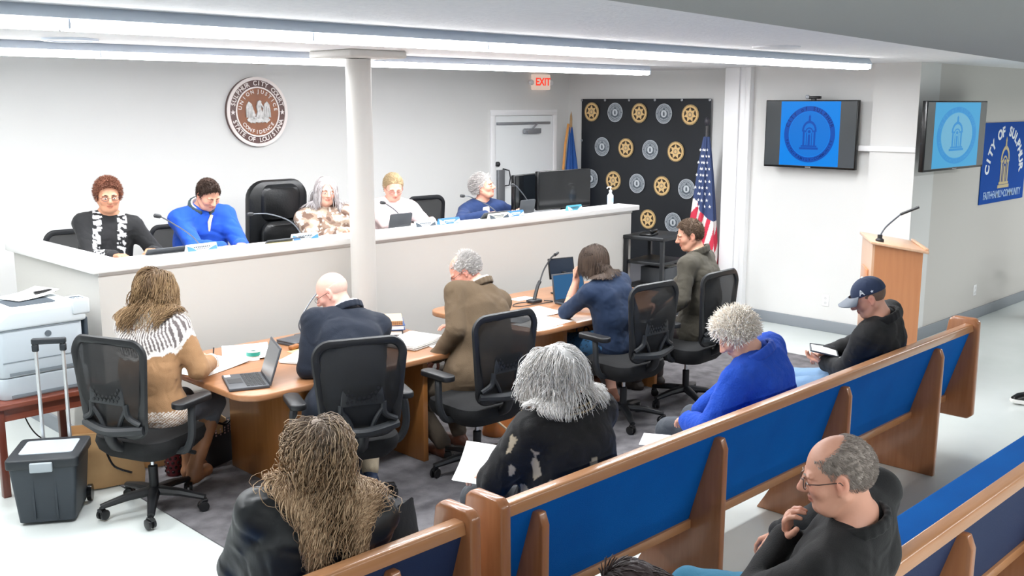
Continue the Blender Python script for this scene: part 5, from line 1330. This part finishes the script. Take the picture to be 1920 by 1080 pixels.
# 2 bright blue jacket
def logo2(t, ctx, garment, torso, FT):
    p = ctx['chest'] + ctx['Y']*.128 - ctx['X']*-.0 + ctx['tor']*.03
    b = B()
    for dx, hh in ((-.07, .012), (-.06, .02), (-.05, .012)): 
        q = ctx['chest'] + ctx['Y']*.125 + ctx['X']*(dx) + ctx['tor']*.01; tube(b, [q, q + ctx['tor']*hh], .004, 5)
    obj('chest_logo', b, m_wl, t)
def lining2(t, ctx, garment, torso, FT):
    b = B(); c7, X, Y_, to = ctx['c7'], ctx['X'], ctx['Y'], ctx['tor']
    tube(b, [c7 + Y_*.10 + to*-.03 - X*.045, c7 + Y_*.145 - to*.07 - X*.01, c7 + Y_*.165 - to*.14], [.012, .014, .006], 8, flat=.4); obj('pale_lining', b, mat('lining_cream', 'e6c896', rough=.7), t)
person('dark haired person looking down in a bright blue zip jacket at the bench', (4.02, 7.62, 1.02), 172, (3.99, 7.40, 1.655), (12, 32, 0), 'd39a80',
       hands=[(4.10, 7.12, 1.27), (3.92, 7.10, 1.27)], poles=((-.5, -.3, -1), (.5, -.3, -1)), fat=1.2, sw=.19, top=('jacket', '1650c0', .022, dict(fold=.010, ff=30, arm=.024)),
       collar=[('35454b', .092, .04, .009, .014, .4), ('e8e6e4', .078, .045, .005, .016, .7, 'shirt_collar')], jaw=1.1, extra=[lining2, logo2],
       hair=dict(kind='crop', c1='3a2c26', c2='4d3b32', L=.028, n=2600, r0=.0018, cap=.010, front=.085, comb=(.3, .5, .1), step=.007, grav=.02, lift=.004, mess=.1, seed=12, side=-.02), eyebrow='33251f')
# 3 patterned brown top
def col3(V, c):
    out = np.tile(c_('9c8474'), (len(V), 1)); n1 = noise3(V, 60, 8); n2 = noise3(V, 130, 5); out[n1 > .3] = c_('c8b6a2'); out[n2 > .8] = c_('efe6da'); out[(n1 < -.7)] = c_('6d5548'); return out
person('grey haired person in a mottled brown and cream top beside the white column', (5.18, 7.52, 1.02), 163, (5.12, 7.42, 1.61), (-2, 6, -6), 'd8a590',
       hands=[(5.3, 7.1, 1.30), (5.0, 7.08, 1.30)], fat=1.2, sw=.185, top=('blouse', col3, .024, dict(h=.008, fold=.008)),
       hair=dict(kind='long', c1='c4bfc0', c2='8f8684', croot='d8d2d2', L=.24, n=2400, r0=.0028, curl=.004, freq=30, front=.098, part=.01, grav=.28, lift=.010, seed=13, back=1.3, gather=.11, side=-.0), eyebrow='5c4a42', eyes=True)
# 4 blonde person, pale pink
person('blonde person with glasses in a very pale pink top looking down, right of the column', (5.93, 7.58, 1.02), 152, (5.88, 7.43, 1.60), (0, 22, 0), 'e0aa96',
       hands=[(6.05, 7.1, 1.30), (5.72, 7.08, 1.30)], fat=1.1, sw=.18, top=('blouse', 'f4dede', .018, {}),
       hair=dict(kind='crop', c1='a8906a', c2='cbb490', L=.04, n=2200, r0=.0022, cap=.006, front=.082, comb=(.2, -.9, -.1), step=.008, grav=.06, lift=.004, seed=14, side=-.03, mess=.12), glasses='7d5560', eyebrow='9c7a5c')
# 5 navy cardigan
def shirt5(t, ctx, garment, torso, FT):
    F = Fld(); torso(F, .028, arms=False, hem=True); c7, X, Y_, to = ctx['c7'], ctx['X'], ctx['Y'], ctx['tor']
    def mask(P):
        q = P - c7; x = np.abs(q @ X); y = q @ Y_; z = q @ to; return np.maximum(x - (.035 + .03*np.clip(-z*3, 0, 1)), np.maximum(.02 - y, z - .0))
    garment('shirt', F, .008, 'eee2d4', .003, 30, mask=mask)
person('grey haired person in a navy cardigan looking sideways toward the right', (7.02, 7.52, 1.02), 165, (6.96, 7.36, 1.545), (42, -12, 0), 'd79b85',
       hands=[(7.2, 7.12, 1.31), (6.72, 7.08, 1.31)], poles=((-.9, .2, -.3), (.9, .2, -.3)), fat=1.1, sw=.19, top=('cardigan', '17305e', .018, {}), extra=[shirt5], jaw=1.05,
       hair=dict(kind='short', c1='a9a4a2', c2='d5d0cd', L=.05, n=2200, r0=.0024, cap=.010, front=.088, comb=(0, -.6, .1), step=.008, grav=.05, lift=.01, seed=15, side=-.01), eyebrow='6a5a50', eyes=True)
# 6 patterned sweater at the left table
def col6(V, c):
    q = V - c['c7']; z = q @ c['tor']; r = np.sqrt((q**2).sum(1)); a = np.arctan2(q @ c['X'], q @ c['Y'])
    d = np.linalg.norm((V - c['c7']) , axis=1); out = np.tile(c_('a07a55'), (len(V), 1))
    yoke = (d < .29) & (z > -.30); u = a*14; zz = d*46
    pat = np.abs(((u + .9*np.abs(((zz/3.14) % 2) - 1)*2) % 1.6) - .8) < .36
    W_, G, Br = c_('efe9e2'), c_('6c6464'), c_('7a5645')
    out[yoke] = G; out[yoke & pat] = W_
    neck = d < .115; out[neck] = c_('e9e2d8'); ring1 = (d > .115) & (d < .14); out[ring1] = Br; out[ring1 & (((a*11) % 1.0) < .5)] = W_
    edge = (d > .265 + .015*np.abs(((a*4.5) % 2) - 1)) & (d < .285 + .015*np.abs(((a*4.5) % 2) - 1)) & (z > -.3); out[edge] = W_
    for i in (0, 1):
        h = c['Hn'][i] - c['El'][i]; L = np.linalg.norm(h); s = ((V - c['El'][i]) @ (h/L)); dd = np.linalg.norm(V - c['El'][i] - np.outer(s, h/L), axis=1)
        m = (dd < .08) & (s > L*.80); out[m] = W_; out[(dd < .08) & (s > L*.86) & (s < L*.9)] = G
    zb = (V - c['hp']) @ c['tor']; hemm = (zb < .02); out[hemm & ((((a*8) + zb*60) % 1) < .5)] = W_
    return out
t6, c6 = person('person with wavy brown hair in a patterned tan sweater and tall boots, writing', (2.60, 5.58, .57), -62, (2.70, 5.70, 1.275), (8, 18, 0), 'dba88c',
       hands=[(2.98, 5.86, .80), (2.98, 5.60, .805)], poles=((-.6, -.3, -.8), (.5, -.5, -.7)), handrot=(None, ((.5, .75, -.1), (.2, .1, -1))), curl=(.4, .95), thumbs=(.5, .9), feet=[(2.93, 5.86, .10), (2.86, 5.66, .13)], fat=.98, sw=.17,
       top=('sweater', col6, .020, dict(h=.007, fold=.005, arm=.022)), pants=('565b63', .008, .25), shoes=('96694a', .0, .85),
       hair=dict(kind='long', c1='6b5238', c2='a68a66', croot='5a4634', L=.28, n=3200, r0=.0026, r1=.0014, curl=.012, freq=42, part=.01, grav=.25, lift=.018, seed=16, back=.7, gather=.10, rootlen=2.2, front=.085))
# 7 navy suit
person('bald person in a navy suit jacket seen from behind, second office chair', (3.42, 4.80, .57), -14, (3.55, 5.11, 1.225), (54, 30, 6), 'e0a898',
       hands=[(3.46, 5.26, .80), (3.72, 5.30, .80)], poles=((-.35, -.5, -.8), (.7, -.5, -.3)), feet=[(3.38, 5.02, .09), (3.66, 4.92, .09)], fat=1.2, sw=.205, top=('suit_jacket', '0b1728', .022, dict(fold=.006, ff=24, hem=.02)), pants=('b7a88e', .014), shoes=('2b3a55', 0),
       collar=[('eeeaf0', .076, .034, .004, .034, .3, 'shirt_collar'), ('0b1728', .089, .034, .006, .020, .6, 'jacket_collar')],
       hair=dict(kind='shaved', c1='cfae9f', c2='bfa398', cap=.0012, front=.085, side=-.01, bald=.035), glasses='4a4038', eyebrow='b5a090')
# 8 brown sports jacket
person('white haired person in a brown tweed jacket bending over the table, orange bag behind', (4.52, 4.84, .57), 2, (4.62, 5.08, 1.235), (50, 34, 8), 'dc9c88',
       hands=[(4.30, 5.02, .70), (4.62, 5.15, .82)], poles=((-.5, -.9, -.5), (.8, -.5, -.3)), feet=[(4.33, 4.98, .09), (4.56, 5.08, .09)], fat=1.22, sw=.205,
       top=('sports_jacket', '5f4f3c', .024, dict(fold=.008, ff=24, hem=.10, m=mat('tweed', '6b5a45', rough=.95, vcol=True, wrinkle=.45, bump=.4, bscale=300))), pants=('4a4034', .016), shoes=('5a3424', 0),
       collar=[('f2efee', .076, .034, .004, .034, .3, 'shirt_collar'), ('5f4f3c', .089, .034, .007, .020, .6, 'jacket_collar')],
       hair=dict(kind='short', c1='c8c3be', c2='f0ecea', L=.04, n=2200, r0=.0022, cap=.006, front=.088, comb=(0, -.5, 0), step=.008, grav=.05, lift=.006, seed=18, thin_top=True), glasses='3c3a3c', eyebrow='cfc8c4')
# 9 navy top, spotted skirt
def col9(V, c):
    out = np.tile(c_('2b5a80'), (len(V), 1)); n = noise3(V, 170, 12); out[n > 1.0] = c_('101822'); return out
person('brown haired person in a deep blue puff sleeve top and spotted skirt, chin on hand', (5.92, 4.78, .57), -4, (5.83, 4.95, 1.185), (28, 26, 6), 'd9a48c',
       hands=[(5.80, 5.10, 1.02), (6.05, 5.15, .82)], poles=((-.45, .2, -1.0), (.8, -.4, -.5)), handrot=(((.1, .1, 1), (0.1, -1, .1)), None), curl=(1.1, .6), feet=[(5.88, 5.10, .09), (6.14, 5.0, .09)], fat=1.08, sw=.18,
       top=('top', '07213f', .016, dict(cut=.12, fold=.006)), pants=(col9, .03, .55), skirt=True, shoes=('8a5a44', 0),
       collar=[('f0ece8', .066, .02, .004, .0, .5, 'neckband')],
       hair=dict(kind='long', c1='3a2f29', c2='524338', croot='463a34', L=.17, n=3000, r0=.0024, curl=.0, freq=30, front=.085, grav=.3, lift=.012, seed=19, back=.6, gather=.085, step=.01))
# 10 olive jacket
def patch10(t, ctx, garment, torso, FT):
    b = B(); q = ctx['El'][0]*.5 + ctx['sh'][0]*.5; lathe(b, [(.012, 0), (.012, .002)], 12, Matrix.Translation(Vector(q + np.array([-.075, -.0, 0]))) @ Euler((0, -PI/2, 0)).to_matrix().to_4x4()); obj('sleeve_badge', b, m_silver, t)
person('bearded person with short brown hair in an olive jacket, rightmost at the tables', (6.72, 4.62, .57), 14, (6.66, 4.66, 1.335), (32, 14, 0), 'cf987e',
       hands=[(6.38, 4.72, .70), (6.58, 4.98, .72)], poles=((-.6, -.7, -.5), (.8, -.4, -.4)), feet=[(6.55, 5.08, .09), (6.8, 5.05, .09)], fat=1.1, sw=.20,
       top=('jacket', '433f35', .018, dict(fold=.006)), pants=('3a3030', .014), collar=('433f35', .082, .045, .008, .012, .5), jaw=1.08,
       hair=dict(kind='crop', c1='4f3f33', c2='6b5746', L=.024, n=2200, r0=.0018, cap=.006, front=.088, comb=(0, .5, .4), step=.006, grav=.0, lift=.006, seed=20, side=-.03), eyes=True, eyebrow='4a3a30',
       extra=[lambda t, ctx, g, to, FT: link('beard', quadmesh('beard', *beard(ctx)), hair_mat(), t)] if False else None)
# 11 curly haired person on the short pew
person('person with long curly tan hair and a dark grey jacket on the short pew', (1.83, 2.91, .56), -28, (1.895, 2.85, 1.175), (6, 6, 0), 'd9a890',
       hands=[(1.82, 3.24, .64), (2.06, 3.14, .64)], fat=1.2, sw=.20, top=('jacket', '171b1e', .026, dict(fold=.010, ff=26, h=.010, m=mat('shell_fabric', '2c3134', rough=.5, vcol=True, wrinkle=.8, bump=.2, bscale=20))),
       collar=('2c3134', .085, .03, .014, 0, .5),
       hair=dict(kind='long', c1='96785a', c2='e2c4a0', croot='7d7672', L=.40, n=5200, r0=.0024, r1=.0014, curl=.013, freq=58, step=.017, part=.0, grav=.3, lift=.026, seed=21, back=.8, rootlen=2.4, outw=.10, rise=.25, gather=.075, front=.085, cap=.010))
# 12 silver hair, black top
def col12(V, c):
    out = np.tile(c_('0c0c0e'), (len(V), 1)); q = V - c['c7']; z = q @ c['tor']; x = q @ c['X']; y = q @ c['Y']
    n = noise3(V*np.array([1, 1, .4]), 70, 3); s = (V - c['sh'][0]) @ nrm(c['El'][0] - c['sh'][0])
    dsl = np.abs((V - c['sh'][0]) @ nrm(np.cross(c['El'][0] - c['sh'][0], c['Y'])) )
    m = (s > .02) & (s < .34) & (x < -.13) & (n > .5) & (y < .03); out[m] = c_('b9ab92')
    m = (np.abs(x - .0) < .02) & (z < -.16) & (z > -.24) & (n > .2) & (y < 0); out[m] = c_('a89a80'); return out
def trim12(t, ctx, garment, torso, FT):
    c7, X, Y_, to = ctx['c7'], ctx['X'], ctx['Y'], ctx['tor']; b = B(); b2 = B()
    for k, (r, z) in enumerate(((.098, -.018), (.108, -.026), (.118, -.036))):
        P = [c7 + X*r*1.1*math.cos(a) + Y_*(r*.95*math.sin(a) + .012) + to*(z + .045 - .02*math.sin(a)) for a in np.linspace(0, 2*PI, 44, endpoint=False)]
        if k == 1:
            for p in P: lathe(b2, [(.006, -.006), (.008, 0), (.006, .006)], 6, Matrix.Translation(Vector(p)))
        else: tube(b, P, .0045, 6, closed=True)
    obj('neck_trim', b, mat('trim_gold', 'b09a6e', rough=.4, metal=.3), t); obj('neck_beads', b2, mat('bead_dark', '3a3130', rough=.25), t)
t12, c12 = person('person with wavy silver hair in a black top with gold neck trim', (3.24, 2.92, .56), -6, (3.20, 2.94, 1.185), (8, 20, 0), 'e6b8a2',
       hands=[(3.10, 3.22, .66), (3.34, 3.28, .62)], poles=((-.9, -.3, -.5), (.8, -.4, -.5)), handrot=(((-.5, .8, .1), (0, 0, -1)), None), curl=(.7, .6), fat=1.28, sw=.20, top=('blouse', col12, .026, dict(h=.008, fold=.008, arm=.034)), extra=[trim12],
       hair=dict(kind='long', c1='d2ccc6', c2='ffffff', croot='ffffff', L=.205, n=5000, r0=.0022, r1=.0012, curl=.008, freq=42, part=.0, grav=.17, lift=.026, seed=22, back=.6, gather=.12, cap=.014, outw=.05, rise=.45, front=.085, rootlen=2))
# 13 blue fleece
person('person with short fluffy pale blonde hair in a royal blue fleece, bending forward', (4.84, 2.92, .56), 8, (4.66, 2.94, 1.13), (30, 40, 6), 'dda890',
       hands=[(4.50, 3.12, .64), (4.74, 3.22, .62)], poles=((-.9, -.4, -.6), (.8, -.4, -.5)), fat=1.3, sw=.20, top=('fleece', '1a48ae', .026, dict(fold=.008, arm=.03, m=mat('fleece', '1a48ae', rough=1, vcol=True, bump=.5, bscale=90))), collar=('1a48ae', .09, .04, .011, .01, .5),
       pants=('3c4148', .016), hair=dict(kind='short', c1='ded4c6', c2='fffaf2', L=.055, n=4200, r0=.0022, curl=.007, freq=75, cap=.020, lift_dir=.15, front=.09, comb=(0, -.2, .1), step=.008, grav=.05, lift=.018, seed=23, mess=.5, side=-.03, nape=-.07))
# 14 cap
def jacket14(t, ctx, garment, torso, FT):
    b = B(); q = ctx['sh'][0]*.45 + ctx['El'][0]*.55 + np.array([-.068, -.0, 0.]); lathe(b, [(.02, 0), (.022, .002), (.0, .003)], 14, Matrix.Translation(Vector(q)) @ Euler((0, -PI/2, 0)).to_matrix().to_4x4()); obj('sleeve_patch', b, mat('patch_orange', 'c98a4a', rough=.6), t)
def cap14(t, ctx, garment, torso, FT):
    hc, HM = ctx['hc'], ctx['HM']; F = Fld(); F.ell(hc + HM @ np.array([0, -.012, .034]), (.088, .108, .098), HM)
    ax, D_ = F.grid(hc - .15, hc + .17, .006); P = np.stack(np.meshgrid(*ax, indexing='ij'), -1); q = (P - hc) @ HM
    D_ = smax(D_, .035 - q[..., 2] - .12*np.maximum(0, -q[..., 1]) - .0, .006); V, Fc = nets(ax, D_)
    crown = link('cap', quadmesh('cap', V, Fc, np.tile(c_('22304c'), (len(V), 1))), cloth_mat(), t)
    b = B(); rows = []
    for s in (0, .006):
        rw = []
        for j in range(7):
            v = j/6; row = []
            for i in range(13):
                a = math.radians(-62 + 124*i/12); r = .088 + .085*v*math.cos(a*1.1)
                p = np.array([r*math.sin(a)*(1 - .12*v), .012 + (.098 + .075*v)*math.cos(a)*1.0, .042 - .018*v - .05*math.sin(a)**2*v*.6 + s]); row.append(b.verts.new(hc + HM @ p))
            rw.append(row)
        rows.append(rw)
    for k in (0, 1):
        for j in range(6):
            for i in range(12): b.faces.new((rows[k][j][i], rows[k][j][i+1], rows[k][j+1][i+1], rows[k][j+1][i]) [:: (1 if k else -1)])
    ob = obj('brim', b, mat('brim_grey', '6b727c', rough=.7), crown)
    b = B(); lathe(b, [(.008, 0), (.008, .006), (.003, .009)], 10, Matrix.Translation(Vector(hc + HM @ np.array([0, -.012, .130])))); 
    p = hc + HM @ np.array([-.078, .035, .062]); Mx = Matrix.Translation(Vector(p)) @ Matrix(HM.tolist()).to_4x4() @ Euler((PI/2, 0, -PI/2 - .4)).to_matrix().to_4x4()
    text_bm(b, 'A', .05, Mx, .004); p2 = hc + HM @ np.array([-.0865, -.025, .05]); prism(b, star_poly(5, .01, .004), 0, .004, 'z', Matrix.Translation(Vector(p2)) @ Matrix(HM.tolist()).to_4x4() @ Euler((PI/2, 0, -PI/2)).to_matrix().to_4x4())
    obj('cap_mark', b, m_wl, crown)
t14, c14 = person('person in a navy baseball cap and black jacket reading a tablet', (6.08, 2.92, .56), 12, (5.92, 2.80, 1.185), (24, 26, 0), 'd49c84',
       hands=[(6.00, 3.10, .70), (6.14, 3.16, .735)], poles=((-.8, -.7, -.5), (.9, -.5, -.4)), handrot=(((-.2, .9, .1), (.2, 0, 1)), ((-.6, .5, -.1), (-.1, .2, -1))), curl=(.5, .8), fat=1.25, sw=.205,
       top=('jacket', '090a0c', .024, dict(fold=.009, ff=26)), collar=('090a0c', .088, .04, .010, .012, .5), pants=('6f8fb0', .018), extra=[jacket14, cap14],
       hair=dict(kind='shaved', c1='6b5648', c2='7a6454', cap=.003, front=.07, side=-.02, bald=.04), eyebrow='5a4638')
# 15 grey haired person in the front right
t15, c15 = person('balding grey haired person with glasses in a black fleece, hand at the chin, nearest pew', (3.04, 1.62, .58), 14, (2.83, 1.40, 1.235), (18, 12, 0), 'd59e86',
       hands=[(2.90, 1.60, .955), (3.30, 1.98, .66)], poles=((-.5, .7, -.9), (.8, -.4, -.5)), handrot=(((-.35, -.15, .9), (.3, -.9, -.2)), None), curl=(.75, .6), fat=1.22, sw=.205, fine=.008, sc=1.04,
       top=('fleece', '090a0c', .022, dict(fold=.008, ff=26)), collar=('090a0c', .080, .035, .008, .012, .5), pants=('3b7f9e', .018), jaw=1.05,
       hair=dict(kind='crop', c1='8b8078', c2='c2b8b0', L=.011, n=5000, r0=.0010, r1=.0006, cap=.002, mess=.12, front=.085, comb=(0, -.4, -.4), step=.004, grav=.0, lift=.001, seed=25, thin_top=True, lift_dir=.1), glasses='4a3a34', eyebrow='a89a90', eyes=True)
# 16 top of a dark head at the bottom edge
person('dark haired person of whom only the crown shows at the bottom edge', (2.03, 1.66, .52), 0, (2.0, 1.55, 1.045), (0, 4, 0), 'd9a890', fat=1.1, top=('jacket', '2a2b30', .02, {}),
       hair=dict(kind='short', c1='33292a', c2='4d4342', L=.06, n=1500, r0=.003, cap=.010, front=.085, comb=(.3, -.6, 0), step=.008, grav=.1, mess=.08, lift_dir=.05, lift=.004, seed=26))

# ---------------------------------------------------------------- things held
def palm(c, i, d=.09): return c['WH'][i] + d*nrm(c['Wm'] @ (c['Hn'][i] - c['El'][i]))
t = empty('tablet_computer', (6.0, 3.12, .775), D(20), 'dark edged tablet held flat by the person in the navy cap', 'tablet'); t.rotation_euler = (.18, .05, D(30))
b = B(); prism(b, rpoly(-.12, .12, -.09, .09, .01, 4), 0, .009); c = obj('casing', b, m_lap, t, bev=.002)
b = B(); box(b, -.11, .11, -.08, .08, .009, .0095); obj('screen', b, m_paper, c, smooth=False)
t = empty('stylus', (6.06, 3.10, .80), 0, 'thin grey stylus in the hand of the person in the navy cap', 'stylus'); b = B(); tube(b, [(-.10, .10, .02), (.03, -.01, -.005)], .0035, 8); obj('barrel', b, m_lap, t)
t = empty('ballpoint_pen', tuple(palm(c6, 1, .07)), 0, 'dark pen in the writing hand of the person in the patterned sweater', 'pen'); b = B(); tube(b, [(.0, .02, -.035), (.0, 0, .075)], .0045, 8); obj('barrel', b, mat('pen_dark', '2a2c30', rough=.3), t)
sheet('paper_sheet', 3.13, 3.31, .67, .30, .24, D(35), 'curled white papers held on the lap by the silver haired person', n=3, curl=1.0, cat='paper', rx=.10, ry=-.1)
sheet('paper_sheet', 4.36, 3.16, .55, .2, .28, D(30), 'white paper on the lap of the person in royal blue fleece', n=1, cat='paper')
# leg and shoe of someone seated beyond the right edge
t = empty('sneaker', (8.47, 2.61, .0), D(52), 'black sneaker with a thick white sole entering at the right edge', 'shoe')
def shoe_ring(z, s, toe=0): return [(.052*s*math.cos(a)*(1 + .12*math.sin(a)), .145*s*math.sin(a) + .02, z + toe*max(0, math.sin(a))) for a in np.linspace(0, 2*PI, 24, endpoint=False)]
def loft(b, rings):
    R = [[b.verts.new(p) for p in r] for r in rings]
    for A, C in zip(R, R[1:]):
        for k in range(len(A)): b.faces.new((A[k], A[(k+1) % len(A)], C[(k+1) % len(A)], C[k]))
    b.faces.new(R[0][::-1]); b.faces.new(R[-1]); return b
obj('sole', loft(B(), [shoe_ring(.0, .95, .02), shoe_ring(.015, 1.02, .02), shoe_ring(.035, 1.0, .015)]), m_paper, t)
up_ = [[(x*s, (y - .02)*s + dy, z + dz*(1 if y < .02 else .0)) for x, y, z in shoe_ring(zz, 1, 0)] for zz, s, dy, dz in ((.035, .97, .02, 0), (.06, .93, .02, .01), (.085, .78, -.0, .02), (.10, .5, -.05, .03))]
obj('upper', loft(B(), up_), m_bezel, t)
for k in range(4): b = B(); tube(b, [(-.03, .03 - .025*k, .092 + .006*k), (.03, .03 - .025*k, .092 + .006*k)], .004, 6); obj('lace', b, m_white, t)
